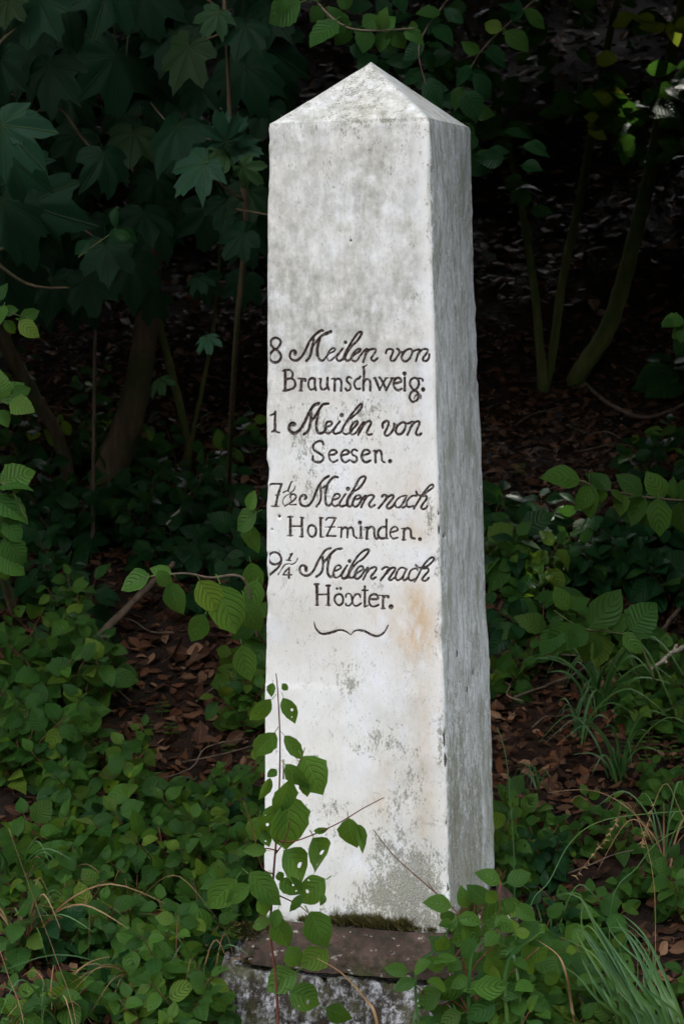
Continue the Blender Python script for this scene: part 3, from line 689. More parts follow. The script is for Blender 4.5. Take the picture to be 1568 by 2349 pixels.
    # plinth: weathered sandstone block, and rough white-washed foundation below it
    def block(name, pts_half, zlo, zhi, mat, bulge, seed, cuts=40, lean=0.0):
        bm = bmesh.new(); bmesh.ops.create_cube(bm, size=2)
        bmesh.ops.subdivide_edges(bm, edges=bm.edges[:], cuts=cuts, use_grid_fill=True)
        V = np.array([v.co[:] for v in bm.verts])
        zt = (V[:, 2]+1)/2; r_ = np.maximum(np.abs(V[:, 0]), np.abs(V[:, 1]))
        hw = pts_half[0]+(pts_half[1]-pts_half[0])*zt**1.6
        nr = np.power(np.power(np.abs(V[:, 0]), 6)+np.power(np.abs(V[:, 1]), 6), 1/6.0); nr = np.where(nr > 1e-3, r_/np.maximum(nr, 1e-3), 1)
        X = V[:, 0]*hw*nr; Y = V[:, 1]*hw*nr; Z = zlo+(zhi-zlo)*zt
        Z = np.where(V[:, 2] > .999, zhi-.022*np.clip(r_, 0, 1)**3, Z)
        Pn = np.stack([X, Y, Z], 1); l = bulge*fbm(Pn*[6, 6, 9], 4, seed)+bulge*.35*fbm(Pn*30, 3, seed+4)
        dr = Pn*[1, 1, .6]-[0, 0, (zlo+zhi)/2*.6]; dr /= np.maximum(.02, np.linalg.norm(dr, axis=1))[:, None]; Pn = Pn+dr*l[:, None]
        Wn = Pn.copy(); Wn[:, 0] = Pn[:, 0]*c_-Pn[:, 1]*s_; Wn[:, 1] = Pn[:, 0]*s_+Pn[:, 1]*c_; Wn[:, 2] += .6
        for v, p in zip(bm.verts, Wn): v.co = p
        me = bpy.data.meshes.new(name); bm.to_mesh(me); bm.free(); me.polygons.foreach_set('use_smooth', [True]*len(me.polygons)); me.materials.append(mat)
        return link(name, me, root)
    ms, t2 = nodes('brown_sandstone'); g = G(t2); tcg = g.n('ShaderNodeTexCoord').outputs['Object']
    n1 = g.noise(9, tcg, 6, .6); n2 = g.noise(45, tcg, 5, .7)
    c = g.mix(g.rng(n1, .35, .65), (.045, .028, .022), (.105, .068, .056)); c = g.mix(g.rng(n2, .44, .60, 0, .85), c, (.035, .032, .022))
    c = g.mix(g.rng(g.noise(5, g.mapping(tcg, (1, 1, 1), (4, 4, 4)), 4), .5, .62, 0, .85), c, (.045, .055, .018))
    c = g.mix(g.rng(g.noise(22, g.mapping(tcg, (1, 1, 2), (1, 4, 4)), 5, .7), .60, .66, 0, .8), c, (.42, .40, .36))
    g.principled(c, .9, g.bump(g.math('ADD', n1, g.math('MULTIPLY', n2, .5)), .8, .012), .2)
    block('plinth', (.325, .272), -.115, -.006, ms, .013, 40, 60)
    mf, t3 = nodes('flaking_limewash'); g = G(t3); tcg = g.n('ShaderNodeTexCoord').outputs['Object']
    n1 = g.noise(11, tcg, 6, .65); n2 = g.noise(70, tcg, 5, .75); n3 = g.noise(28, g.mapping(tcg, (1, 1, .6)), 6, .75)
    c = g.mix(g.rng(n3, .44, .56), (.035, .028, .022), (.50, .50, .53)); c = g.mix(g.rng(n2, .47, .57, 0, .85), c, (.05, .042, .035)); c = g.mix(g.rng(n1, .5, .6, 0, .8), c, (.07, .07, .03))
    g.principled(c, .9, g.bump(g.math('ADD', n3, g.math('MULTIPLY', n2, .6)), .9, .014), .2)
    block('foundation', (.40, .345), -.50, -.112, mf, .020, 50, 60)
    # moss along the joint
    V, Fm = [], []
    rm = random.Random(3)
    for _ in range(9000):
        if rm.random() < .72: u = rm.uniform(-.26, .27); dpt = -.247-abs(rm.gauss(0, .011)); p = Vector((u, dpt, -.006)); cl = vnoise(np.array([[u*13+.4, 1.3, 0]]), 5)[0]*.7+vnoise(np.array([[u*45, 1.3, 0]]), 6)[0]*.5+(.25 if u > .0 else -.1)
        else: u = rm.uniform(-.26, .26); p = Vector((.247+abs(rm.gauss(0, .01)), u, -.006)); cl = vnoise(np.array([[u*14, 7.3, 0]]), 5)[0]
        if cl < .08+rm.uniform(-.32, .32): continue
        hgt = (rm.uniform(.006, .020)+max(0, cl)*.034)*rm.uniform(.5, 1.15); d = loc2w((rm.gauss(0, .6), rm.gauss(-.5, .5), 1)).normalized(); b = loc2w(p)+Vector((0, 0, .6)); s = d.orthogonal().normalized()*.0022
        i = len(V); V += [b-s, b+s, b+d*hgt]; Fm.append((i, i+1, i+2))
    for _ in range(3800):      # moss on the left shoulder of the plinth and on the lower stone
        u = rm.choice((-.28, -.22, -.30, .25))+rm.gauss(0, .035); zz = rm.uniform(-.12, -.02); q = Vector((u, -.30+.045*(zz+.13)/.13-.0+rm.uniform(-.012, .003), zz))
        if vnoise(np.array([[u*20, zz*25, 3.0]]), 9)[0] < -.05: continue
        d = loc2w((rm.gauss(0, .4), -1, rm.gauss(.5, .4))).normalized(); b = loc2w(q)+Vector((0, 0, .6)); s = d.orthogonal().normalized()*.0025; i = len(V); V += [b-s, b+s, b+d*rm.uniform(.005, .016)]; Fm.append((i, i+1, i+2))
    o = link('moss', mesh_from('moss', V, Fm, smooth_=False, mat=M['moss']), root); o['kind'] = 'stuff'
stone()

# ----------------------------------------------------------------------------- leaves
def leaf_mesh(name, mat, wid=.6, peak=.42, tip=1.0, droop=.25, fold=.25, teeth=0, seed=0, nl=7, petiole=.18, curl=0.0, hole=False, twist=0.0):
    """unit-length blade from (0,0) to (0,1) with a short stalk below the origin"""
    rr = random.Random(seed); V, UV, F = [], [], []
    for i in range(nl+1):
        t = i/nl; x = t**(math.log(.5)/math.log(peak)); hw = wid/2*(math.sin(math.pi*x)**.85 if 0 < x < 1 else 0)
        if t > .8: hw *= 1-(t-.8)*1.2*tip
        if teeth and 0 < i < nl: hw *= 1+teeth*(1 if i % 2 else -1)
        hw *= 1+rr.uniform(-.07, .07); tw = twist*t
        for k, q in enumerate((-1, -.5, 0, .5, 1)):
            u = q*hw; z = -droop*t*t+fold*abs(u)*(1-.3*abs(q))+curl*abs(u)**1.5*2+rr.uniform(-.008, .008)
            V.append((u*math.cos(tw)-z*math.sin(tw)*.5+.04*math.sin(3*t+seed), t-.08*abs(u)*0, z+u*math.sin(tw))); UV.append((q, t))
    for i in range(nl):
        for k in range(4):
            a = i*5+k
            if hole and (i, k) in (((5, 2), (3, 3)) if seed % 2 else ((4, 1), (6, 2))):
                q4 = [a, a+1, a+6, a+5]; C_ = [Vector(V[x]) for x in q4]; U_ = UV[a]; cc = sum(C_, Vector())/4; b0 = len(V); rad = {(5, 2): .85, (3, 3): .4, (4, 1): .9, (6, 2): .5}[(i, k)]; ring = []
                for e in range(4):
                    for f_ in (0, .5):
                        p_ = C_[e].lerp(C_[(e+1) % 4], f_); ring.append(cc+(p_-cc)*rad*(.62 if f_ == 0 else .95)*rr.uniform(.8, 1.15))
                V += [tuple(p_) for p_ in ring]; UV += [U_]*8
                for e in range(4): F += [(q4[e], b0+(2*e+1) % 8, b0+2*e), (q4[e], q4[(e+1) % 4], b0+(2*e+1) % 8), (q4[(e+1) % 4], b0+(2*e+2) % 8, b0+(2*e+1) % 8)]
                continue
            F.append((a, a+1, a+6, a+5))
    b = len(V); r = .014
    for j, (yy, zz) in enumerate(((0.0, 0), (-petiole*.5, -.01), (-petiole, -.04))):
        V += [(-r, yy, zz), (r, yy, zz), (0, yy, zz-r*1.4)]; UV += [(0, 0)]*3
    for j in range(2):
        for k in range(3): F.append((b+j*3+k, b+j*3+(k+1) % 3, b+j*3+3+(k+1) % 3, b+j*3+3+k))
    return mesh_from(name, V, F, UV, mat=mat)
def maple_mesh(name, mat, seed=0, droop=.25, narrow=0.0):
    rr = random.Random(seed)
    # half outline of a pointed five-lobed leaf, angle from the tip direction (deg) and radius
    half = [(0, 1.0), (6, .86), (13, .87), (18, .74), (27, .64), (31, .70), (36, .76), (44, .95), (50, .82), (57, .83), (63, .72), (72, .56), (80, .60), (90, .70), (100, .66), (108, .56), (122, .50), (140, .38), (160, .20)]
    if narrow: half = [(a, r*(1-narrow*(1 if .0 < abs(math.sin(math.radians(a*4))) and r < .7 else 0))) for a, r in half]
    pts = [(a, r*rr.uniform(.93, 1.07)) for a, r in half] + [(-a, r*rr.uniform(.93, 1.07)) for a, r in half[:0:-1]]
    V = [(0, 0, 0)]; UV = [(0, 0)]; n = len(pts)
    for ring in (.5, 1.0):
        for a, r in pts:
            x = math.sin(math.radians(a))*r*ring*.92; y = math.cos(math.radians(a))*r*ring
            d2 = x*x+y*y; crease = .07*abs(math.sin(math.radians(a)*4.0))*ring
            V.append((x, y, crease-droop*d2*.8-.15*abs(x)*ring+rr.uniform(-.012, .012))); UV.append((x, y))
    F = [(0, 1+i, 1+(i+1) % n) for i in range(n) if i != len(half)-1] + [(1+i, 1+n+i, 1+n+(i+1) % n, 1+(i+1) % n) for i in range(n) if i != len(half)-1]
    b = len(V); r = .008; L = .55
    for yy, zz in ((0, 0), (-.25*L, .02), (-.6*L, .0), (-L, -.06)): V += [(-r, yy, zz), (r, yy, zz), (0, yy, zz-r*1.5)]; UV += [(0, 0)]*3
    for j in range(3):
        for k in range(3): F.append((b+j*3+k, b+j*3+(k+1) % 3, b+j*3+3+(k+1) % 3, b+j*3+3+k))
    return mesh_from(name, V, F, UV, mat=mat)
def tube(pts, rads, sides=6):
    V, F = [], []; pts = [Vector(p) for p in pts]; prev = None
    for i, p in enumerate(pts):
        d = (pts[min(i+1, len(pts)-1)]-pts[max(i-1, 0)]).normalized()
        x = (prev - d*prev.dot(d)).normalized() if prev is not None else d.orthogonal().normalized()
        prev = x; y = d.cross(x)
        for k in range(sides):
            a = 2*math.pi*k/sides; V.append(p+(x*math.cos(a)+y*math.sin(a))*rads[i])
    for i in range(len(pts)-1):
        for k in range(sides): F.append((i*sides+k, i*sides+(k+1) % sides, (i+1)*sides+(k+1) % sides, (i+1)*sides+k))
    F.append(tuple(range(sides))[::-1]); F.append(tuple((len(pts)-1)*sides+k for k in range(sides)))
    return V, F
def join(parts):
    V, F = [], []
    for v, f in parts:
        b = len(V); V += v; F += [tuple(i+b for i in q) for q in f]
    return V, F
def curve3(P, n=6):
    P = [Vector(p) for p in P]; out = []
    if len(P) == 2: return [P[0].lerp(P[1], k/4) for k in range(5)]
    for i in range(len(P)-1):
        a, b, c, d = P[max(i-1, 0)], P[i], P[i+1], P[min(i+2, len(P)-1)]
        for k in range(n):
            t = k/n; out.append(.5*((2*b)+(-a+c)*t+(2*a-5*b+4*c-d)*t*t+(-a+3*b-3*c+d)*t**3))
    out.append(P[-1]); return out
def stem_obj(name, P, r0, r1, root, mat, sides=6, n=6, wob=0.0):
    C = curve3(P, n); L = len(C)
    if wob: C = [c+Vector((R.gauss(0, wob), R.gauss(0, wob), 0)) if 0 < i < L-1 else c for i, c in enumerate(C)]
    V, F = tube([c-root.location for c in C], [(r0+(r1-r0)*i/(L-1))*(1+(R.uniform(-.06, .06) if wob else 0)) for i in range(L)], sides)
    return link(name, mesh_from(name, V, F, mat=mat), root)
def put_leaf(root, me, origin, ydir, normal, s, name='leaf'):
    o = bpy.data.objects.new(name, me); col.objects.link(o); o.parent = root
    o.matrix_basis = Matrix.Translation(-root.location) @ frame(origin, ydir, normal, s); return o

DW = [leaf_mesh('dogwood_leaf', M['dogwood'], .64+.05*(k % 3), .44, 1, .12+.09*k, .22+.05*(k % 2), 0, k, hole=(k == 4), nl=8, twist=.25*(k-2)) for k in range(6)]
SP = [leaf_mesh('sapling_leaf', M['sapling'], .66+.04*(k % 3), .44, 1, .14+.10*k, .24, .015, 80+k, nl=9, hole=(k in (3, 4)), twist=.3*(k-2)) for k in range(5)]
DK = [leaf_mesh('dark_leaf', M['dogwood_dark'], .60+.06*(k % 3), .45, 1, .15+.1*k, .2, .03, 20+k, twist=.2*(k-1)) for k in range(4)]
HZ = [leaf_mesh('hazel_leaf', M['hazel'], .74+.05*(k % 3), .42, 1, .15+.1*k, .18, .07, 30+k, nl=10, twist=.3*(k-1)) for k in range(4)]
YG = [leaf_mesh('yellow_leaf', M['yellowgreen'], .72, .46, .8, .2+.1*k, .2, 0, 40+k, twist=.3*(k-1)) for k in range(3)]
MP = [maple_mesh('maple_leaf', M['maple'], k, .15+.12*k) for k in range(5)]
MPD = [maple_mesh('pale_maple_leaf', M['maple_dusty'], 10+k, .2+.1*k, .15) for k in range(2)]
WR = [leaf_mesh('woodruff_leaf', M['dogwood'], .26, .55, .8, .3, .2, 0, 60+k, nl=4, petiole=.0) for k in range(2)]
DD = [leaf_mesh('dead_leaf', M['dead'], .5+.08*(k % 4), .45, .8, (.5, -.4, .25, -.6, .1, .7)[k], (.5, .8, -.5, .2, -.8, .35)[k], .06, 70+k, nl=6, petiole=.2, twist=(.6, -.8, .3, 1.1, -.4, 0)[k]) for k in range(6)]
UPV = Vector((0, 0, 1)); TOC = Vector((0, -1, 0))
def rv(s): return Vector((R.gauss(0, s), R.gauss(0, s), R.gauss(0, s)))

def shoot(root, P, r0, r1, pairs, size, kinds, stemmat, start=.25, leafdrop=.3, face=.7, n=6, alt=False, name='stem', sz_end=.6):
    """one leafy stem with opposite (or alternate) leaves"""
    stem_obj(name, P, r0, r1, root, stemmat, 5, n); C = curve3(P, 8); L = len(C)-1; ang = R.uniform(0, 3)
    for i in range(pairs):
        t = start+(1-start)*(i+.3)/max(1, pairs); f = t*L; k = min(int(f), L-1); p = C[k].lerp(C[k+1], f-k); d = (C[k+1]-C[k]).normalized()
        ang += math.pi/2+R.uniform(-.4, .4); s = size*(1-(1-sz_end)*((i/pairs)**2))*R.uniform(.75, 1.15)
        x = d.orthogonal().normalized(); y = d.cross(x)
        for q in ((0, 1) if not alt else (i % 2,)):
            a = ang+q*math.pi; o = (x*math.cos(a)+y*math.sin(a))+d*R.uniform(.1, .5)-UPV*leafdrop*R.uniform(.2, 1.2)+TOC*.25*R.random()
            nrm = UPV*.65+TOC*face*1.25+rv(.30)
            put_leaf(root, R.choice(kinds), p+o.normalized()*s*.16, o, nrm, s)
    if pairs:
        d = (C[-1]-C[-3]).normalized()+rv(.3)-UPV*.2; put_leaf(root, R.choice(kinds), C[-1], d, UPV+TOC*.5+rv(.2), size*.6)

def seedling(px, py, h, size, label, group, kinds=None, pairs=5, stems=2, spread=.6, mat='redtwig', name='dogwood_seedling', cat='plant', base=None):
    b = base or on_ground(px, py)
    if b is None: return
    b = b-Vector((0, 0, .01)); root = thing(name, label, cat, b, group)
    for k in range(stems):
        a = R.uniform(0, 6.28); hh = h*R.uniform(.65, 1.15); off = Vector((math.cos(a), math.sin(a)*.8-.25, 0))*hh*spread*R.uniform(.4, 1.1)
        P = [b, b+off*.3+UPV*hh*.5, b+off+UPV*hh*R.uniform(.8, 1.0)]
        shoot(root, P, .0028, .0011, max(2, int(pairs*R.uniform(.7, 1.2))), size, kinds or DW, M[mat])
    return root

# ----- hero sapling standing against the lower left of the stone
def r6(x, y): return x*.5319, 1584.7+y*.5319
def hero_sapling():
    Y = -.46; q = lambda x, y, dy=0: at_y(*r6(x, y), Y+dy)
    b = on_ground(640, 2345); b = Vector((q(1200, 1436).x, Y+.0, ground_z(q(1200, 1436).x, Y))); root = thing('dogwood_sapling', 'slender dogwood sapling with reddish stem and holed leaves before the white face', 'sapling', b)
    P = [b]+[q(*p) for p in ((1198, 1400), (1185, 1200), (1165, 1050), (1172, 900), (1180, 780), (1190, 650), (1200, 500), (1205, 380), (1207, 200), (1197, 0), (1190, -75))]
    P = [b]+[p for p in P[1:] if p.z > b.z+.01]
    stem_obj('stem', P, .0042, .0013, root, M['redtwig'], 6, 5)
    for tw in (((1188, 640), (1265, 650), (1440, 580), (1568, 505), (1655, 460)), ((1180, 790), (1130, 760), (1090, 600), (1050, 480)), ((1175, 870), (1280, 920), (1330, 960)), ((1190, 700), (1230, 640), (1250, 560)), ((1250, 385), (1290, 310), (1315, 245)), ((1222, 380), (1222, 296)), ((1195, 690), (1150, 680), (1110, 690))):
        stem_obj('twig', [q(*p, -.02*i) for i, p in enumerate(tw)], .0022, .0010, root, M['redtwig'], 5, 4)
    L = [((1302, 285), (1382, 430), .86, 0), ((1228, 318), (1312, 405), .62, 1), ((1312, 365), (1322, 450), .5, 2), ((1240, 385), (1212, 520), .7, 0), ((1245, 455), (1262, 668), .72, 1), ((1205, 490), (1160, 625), .8, 3), ((1185, 178), (1110, 278), .62, 1), ((1226, 192), (1308, 285), .42, 2),
         ((1172, 38), (1085, 140), .5, 3), ((1222, 28), (1268, 132), .5, 4), ((1192, 338), (1160, 368), .8, 0), ((1165, 375), (1140, 465), .5, 2), ((1500, 548), (1522, 672), .78, 1), ((1535, 575), (1590, 680), .5, 2), ((1352, 630), (1415, 768), .8, 4), ((1228, 682), (1338, 818), .84, 4), ((1352, 605), (1412, 600), .45, 1),
         ((1130, 610), (1160, 655), .9, 3), ((1150, 690), (1060, 690), .5, 2), ((1070, 788), (1195, 905), .62, 0), ((1018, 808), (912, 935), .62, 1), ((1080, 840), (985, 905), .6, 3), ((1210, 808), (1285, 880), .75, 4), ((1405, 815), (1298, 900), .78, 3), ((1330, 955), (1402, 1092), .8, 0), ((1300, 880), (1265, 945), .5, 2),
         ((1200, 940), (1178, 1022), .6, 1), ((1195, 975), (1235, 1103), .58, 2), ((1165, 1000), (1088, 1005), .7, 3), ((1240, 1105), (1288, 1182), .8, 1), ((1408, 1110), (1308, 1190), .78, 0), ((1278, 1210), (1158, 1285), .74, 1), ((1250, 1285), (1378, 1345), .82, 3), ((1402, 1372), (1505, 1415), .85, 0), ((1200, 780), (1215, 815), .9, 1), ((1120, 540), (1100, 640), .7, 2), ((1130, 870), (1160, 960), .8, 2), ((1215, -30), (1240, -5), .7, 1), ((1175, -35), (1165, 20), .7, 1), ((1400, 880), (1390, 920), .6, 2)]
    base = {round(.5+.1*k, 1): k for k in range(5)}
    for i, (a, t, wr, v) in enumerate(L):
        dy = -R.uniform(.0, .05); A = q(*a, dy); B = q(*t, dy-R.uniform(-.012, .02)); me = SP[v]
        nr = TOC+rv(.28)+UPV*R.uniform(.2, .9)+Vector((R.uniform(-.4, .4), 0, 0)); s = (B-A).length*1.15
        o = put_leaf(root, me, A, B-A, nr, s)
        o.scale.x *= wr/.68
hero_sapling()

# ----- thin bare twig leaning on the right corner, leaves by it
tq = thing('bare_twig', 'thin dark bare twig leaning across the lower right of the white face', 'twig', at_y(1042, 2092, -.42))
stem_obj('stem', [at_y(855, 1903, -.36), at_y(905, 1965, -.37), at_y(975, 2028, -.40), at_y(1050, 2096, -.44), at_y(1085, 2160, -.46)], .0010, .0022, tq, M['redtwig'], 5, 5)
stem_obj('side_twig', [at_y(995, 2044, -.41), at_y(985, 2030, -.41), at_y(980, 2024, -.41)], .0012, .0008, tq, M['redtwig'], 5, 3)

# ----- leafy plants: (x0, y0, x1, y1, count, height, leaf size, label, group, kinds, pairs, stems)
Z = [
 # bottom left carpet
 (0, 1760, 300, 2000, 7, .20, .066, 'low dogwood shoot in the dense dark green carpet at the left', 'dogwood shoots of the left carpet', DW, 5, 3),
 (120, 1850, 360, 2080, 6, .20, .070, 'broad-leaved dogwood shoot in the middle of the left green carpet', 'dogwood shoots of the left carpet', DW, 5, 3),
 (380, 1990, 600, 2110, 9, .22, .054, 'small bright dogwood shoot crowding the left side of the stone', 'bright shoots beside the milestone', DW, 5, 3),
 (420, 1800, 600, 1960, 5, .19, .050, 'small pale green dogwood shoot near the left edge of the white face', 'bright shoots beside the milestone', DW, 5, 3),
 (40, 2080, 330, 2230, 9, .16, .058, 'low dogwood shoot among dry grass at the lower left', 'dogwood shoots in the lower left grass', DW, 4, 3),
 (330, 2120, 540, 2300, 7, .17, .062, 'low dogwood shoot growing beside the mossy left corner of the plinth', 'dogwood shoots by the plinth', DW, 4, 3),
 (0, 2240, 560, 2420, 12, .13, .058, 'low leafy shoot along the bottom edge left of the plinth', 'dogwood shoots in the lower left grass', DW, 4, 3),
 (580, 2345, 900, 2460, 5, .15, .060, 'low leafy shoot in front of the whitewashed foundation', 'dogwood shoots before the foundation', DW, 4, 2),
 # left middle
 (0, 1520, 180, 1700, 6, .30, .070, 'dark green dogwood shoot at the left margin above the carpet', 'dogwood shoots on the left slope', DW, 5, 2),
 (120, 1560, 290, 1720, 4, .26, .072, 'dogwood shoot beside the leaning brown branch on the left slope', 'dogwood shoots on the left slope', DW, 5, 2),
 (0, 1380, 200, 1500, 4, .30, .078, 'dark shoot on the slope below the brown tree trunk', 'dark shoots below the trunk', DK, 4, 2),
 (340, 1230, 520, 1330, 5, .10, .085, 'low dark bramble-like plant near the foot of the brown trunk', 'dark ground plants behind the stone', DK, 3, 2),
 (480, 1220, 600, 1420, 5, .20, .080, 'dark ribbed-leaf plant close behind the left side of the milestone', 'dark ground plants behind the stone', DK, 4, 2),
 (550, 1500, 610, 1760, 4, .22, .070, 'yellowish dogwood shoot brushing the left side of the milestone', 'yellowish shoots behind the left edge', YG+DW, 4, 2),
 (0, 1150, 200, 1330, 5, .30, .08, 'dark shrub shoot by the left trunks', 'dark shoots among the trunks', DK, 4, 2),
 # right
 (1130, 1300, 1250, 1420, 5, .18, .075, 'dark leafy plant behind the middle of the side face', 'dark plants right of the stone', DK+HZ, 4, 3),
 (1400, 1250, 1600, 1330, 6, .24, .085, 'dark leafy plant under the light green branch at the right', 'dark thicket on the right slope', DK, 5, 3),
 (1440, 1600, 1600, 1720, 6, .16, .050, 'small-leaved green plant among grass blades at the right edge', 'small shoots near the right edge', DW, 5, 3),
 (1130, 1980, 1280, 2080, 5, .16, .055, 'bright leafy shoot beside the foot of the side face', 'small shoots by the right side', DW, 5, 3),
 (1120, 2160, 1400, 2300, 8, .16, .058, 'bright leafy shoot right of the plinth under the grass', 'shoots under the arching grass', DW, 5, 3),
 (1440, 860, 1590, 950, 2, .14, .12, 'broad dark leaf cluster low behind the mossy stems', 'dark plants far up the right slope', DK, 3, 2),
 # more left
 (180, 1180, 420, 1260, 6, .22, .085, 'dark leafy plant around the foot of the brown trunk', 'dark shoots below the trunk', DK, 4, 3),
 (380, 1880, 500, 2000, 5, .17, .055, 'small leafy shoot at the litter patch  near end', 'bright shoots beside the milestone', DW, 5, 3),
 (0, 1640, 180, 1780, 5, .24, .075, 'dark green leafy shoot at the far left above the lower carpet', 'dogwood shoots on the left slope', DW, 5, 3),
 (40, 1950, 340, 2090, 6, .18, .062, 'leafy shoot between the left carpet and the dry grass', 'dogwood shoots of the left carpet', DW, 5, 3),
 (1130, 1180, 1240, 1300, 3, .16, .09, 'dark plant close behind the right side of the milestone', 'dark plants right of the stone', DK, 4, 2),
 (1300, 1330, 1568, 1420, 6, .20, .085, 'glossy dark shoot in the shaded thicket on the right slope', 'dark thicket on the right slope', DK, 5, 3),
 (1180, 1450, 1480, 1540, 6, .16, .078, 'light green leafy shoot in the middle of the right slope', 'light green shoots on the right slope', HZ+DW, 4, 2),
 (1400, 1540, 1568, 1640, 5, .14, .055, 'small leafy shoot below the thicket near the right edge', 'small shoots near the right edge', DW, 4, 2),
 (1130, 1560, 1230, 1640, 2, .14, .06, 'small leafy shoot behind the lower right side of the milestone', 'small shoots by the right side', DW, 4, 2),
 (1140, 1880, 1220, 1990, 4, .13, .055, 'dark green shoot at the foot of the grey side face', 'small shoots by the right side', DW, 4, 2),
 (1230, 1900, 1430, 2010, 5, .13, .042, 'small round-leaved shoot on the brown leaf litter right of the stone', 'round-leaved shoots on the litter', DW, 4, 2),
 (1050, 2150, 1180, 2240, 8, .24, .062, 'bright dogwood shoot crowding the right front corner of the plinth', 'bright shoots at the right corner', DW, 5, 3),
 (930, 2330, 1240, 2440, 9, .17, .062, 'dogwood shoot in front of the plinth at the bottom right', 'bright shoots at the right corner', DW, 4, 3),
 (1230, 2130, 1420, 2260, 4, .12, .058, 'dogwood shoot under the arching grass blades', 'shoots under the arching grass', DW, 4, 2),
 (1450, 2050, 1568, 2110, 3, .14, .055, 'pale green shoot near the right edge above the litter', 'pale shoots at the right edge', DW, 4, 2),
 (1480, 1740, 1568, 1900, 3, .14, .05, 'small shoot among grasses at the right edge', 'small shoots near the right edge', DW, 4, 2),
 (1280, 2300, 1568, 2440, 5, .12, .05, 'low shoot on the litter at the bottom right corner', 'shoots under the arching grass', DW, 4, 2),
]
for (x0, y0, x1, y1, n, h, sz, lab, grp, kinds, pairs, stems) in Z:
    spots = []
    for k in range(n):
        px = x0+(x1-x0)*((k+.5+R.uniform(-.5, .5))/n if n > 2 else R.random()); py = R.uniform(y0, y1)
        b = on_ground(px, py)
        if b is None: continue
        lx, ly = (_rz(b, -YAW).x, _rz(b, -YAW).y)
        if max(abs(lx), abs(ly)) < .37: continue
        spots.append((px, b))
    spots.sort(key=lambda q: q[0])
    ORD = ['leftmost', 'second from left', 'third from left', 'fourth from left', 'fifth from left', 'sixth from left', 'seventh from left', 'eighth from left', 'ninth from left', 'tenth from left', 'eleventh from left', 'twelfth from left']
    for k, (px, b) in enumerate(spots):
        L_ = lab if len(spots) == 1 else f"{lab}, {'rightmost' if k == len(spots)-1 else ORD[k]}"
        vs_ = R.uniform(.72, 1.25); seedling(px, 0, h*R.uniform(.8, 1.25), sz*1.3*vs_, L_, grp, (kinds if R.random() < .7 or kinds is DK else R.choice((DK, HZ, YG+DW, HZ+DW))), int(pairs/vs_**.7+.5), stems+(vs_ < .9), base=b)

for (u, v, h) in ((.36, -.44, .36), (.44, -.36, .40), (.50, -.28, .36), (.56, -.20, .34), (.30, -.50, .24), (.42, -.50, .28), (.52, -.42, .30), (.62, -.30, .26), (.36, -.58, .18), (.46, -.12, .30)):
    q = _rz(Vector((u, v, 0)), YAW); b = Vector((q.x, q.y, ground_z(q.x, q.y)))
    nm = {-.44: 'foremost tall', -.36: 'tallest', -.28: 'upright broad-leaved', -.20: 'outer right', -.50: 'low', -.42: 'middle', -.30: 'outermost', -.58: 'smallest front', -.12: 'rear'}[v] + (' left' if u == .30 else '')
    seedling(0, 0, h, .082, nm+' bright dogwood shoot hiding the right corner of the plinth', 'bright shoots at the right corner', DW, 6, 3, .35, base=b)
for (u, v, h, nm) in ((-.40, -.44, .22, 'tall'), (-.46, -.34, .34, 'tallest'), (-.50, -.24, .30, 'rearmost'), (-.36, -.54, .15, 'lowest'), (-.48, -.50, .20, 'outermost')):
    q = _rz(Vector((u, v, 0)), YAW); b = Vector((q.x, q.y, ground_z(q.x, q.y)))
    seedling(0, 0, h, .075, nm+' dogwood shoot touching the mossy left corner of the plinth', 'dogwood shoots by the plinth', DW, 6, 3, .35, base=b)
def r8_(x, y): return 750.6+x*.5213, 1584.7+y*.5213
rc = thing('dogwood_shrub', 'leafy dogwood bush with broad leaves hiding the lower right corner of the stone', 'shrub', Vector((.36, -.62, ground_z(.36, -.62))))
for k_, pts in enumerate((((610, 1250), (660, 1050), (700, 920)), ((640, 1300), (740, 1100), (760, 840)), ((560, 1300), (600, 1100), (615, 900)), ((600, 1400), (480, 1380), (330, 1240)), ((650, 1400), (800, 1250), (930, 1130)))):
    stem_obj('stem', [rc.location]+[at_y(*r8_(*p), -.56) for p in pts], .003, .0015, rc, M['redtwig'], 5, 5)
for i_, (a, t) in enumerate((((760, 845), (668, 805)), ((785, 842), (878, 805)), ((700, 935), (640, 870)), ((615, 955), (598, 890)), ((545, 950), (442, 932)), ((680, 1015), (772, 950)), ((775, 920), (840, 955)), ((655, 1030), (555, 1090)), ((600, 1010), (660, 1100)), ((660, 1230), (610, 1150)), ((690, 1120), (745, 1060)), ((855, 1090), (965, 1190)),
    ((820, 1080), (782, 1110)), ((825, 1070), (885, 1060)), ((828, 1095), (830, 1140)), ((355, 1235), (278, 1215)), ((385, 1275), (308, 1310)), ((380, 1230), (430, 1195)), ((500, 1330), (398, 1370)), ((600, 1260), (500, 1340)), ((640, 1310), (775, 1290)), ((880, 1290), (970, 1350)), ((740, 1380), (640, 1420)), ((560, 1160), (470, 1090)), ((700, 1170), (770, 1250)),
    ((745, 990), (800, 1050)), ((520, 1080), (490, 1150)), ((800, 1180), (870, 1260)), ((560, 980), (500, 1000)), ((830, 940), (900, 1000)), ((590, 1420), (500, 1460)), ((680, 1330), (720, 1400)), ((850, 1400), (780, 1450)), ((700, 880), (740, 930)), ((640, 1090), (600, 1160)), ((900, 1180), (860, 1240)), ((590, 1190), (540, 1230)), ((760, 1120), (700, 1180)), ((960, 1240), (1010, 1290)))):
    y_ = -.60+R.uniform(-.06, .10); A = at_y(*r8_(*a), y_); B = at_y(*r8_(*t), y_+R.uniform(-.03, .03)); put_leaf(rc, DW[i_ % 4], A, B-A, TOC+UPV*R.uniform(.2, .7)+rv(.22), (B-A).length*1.2)
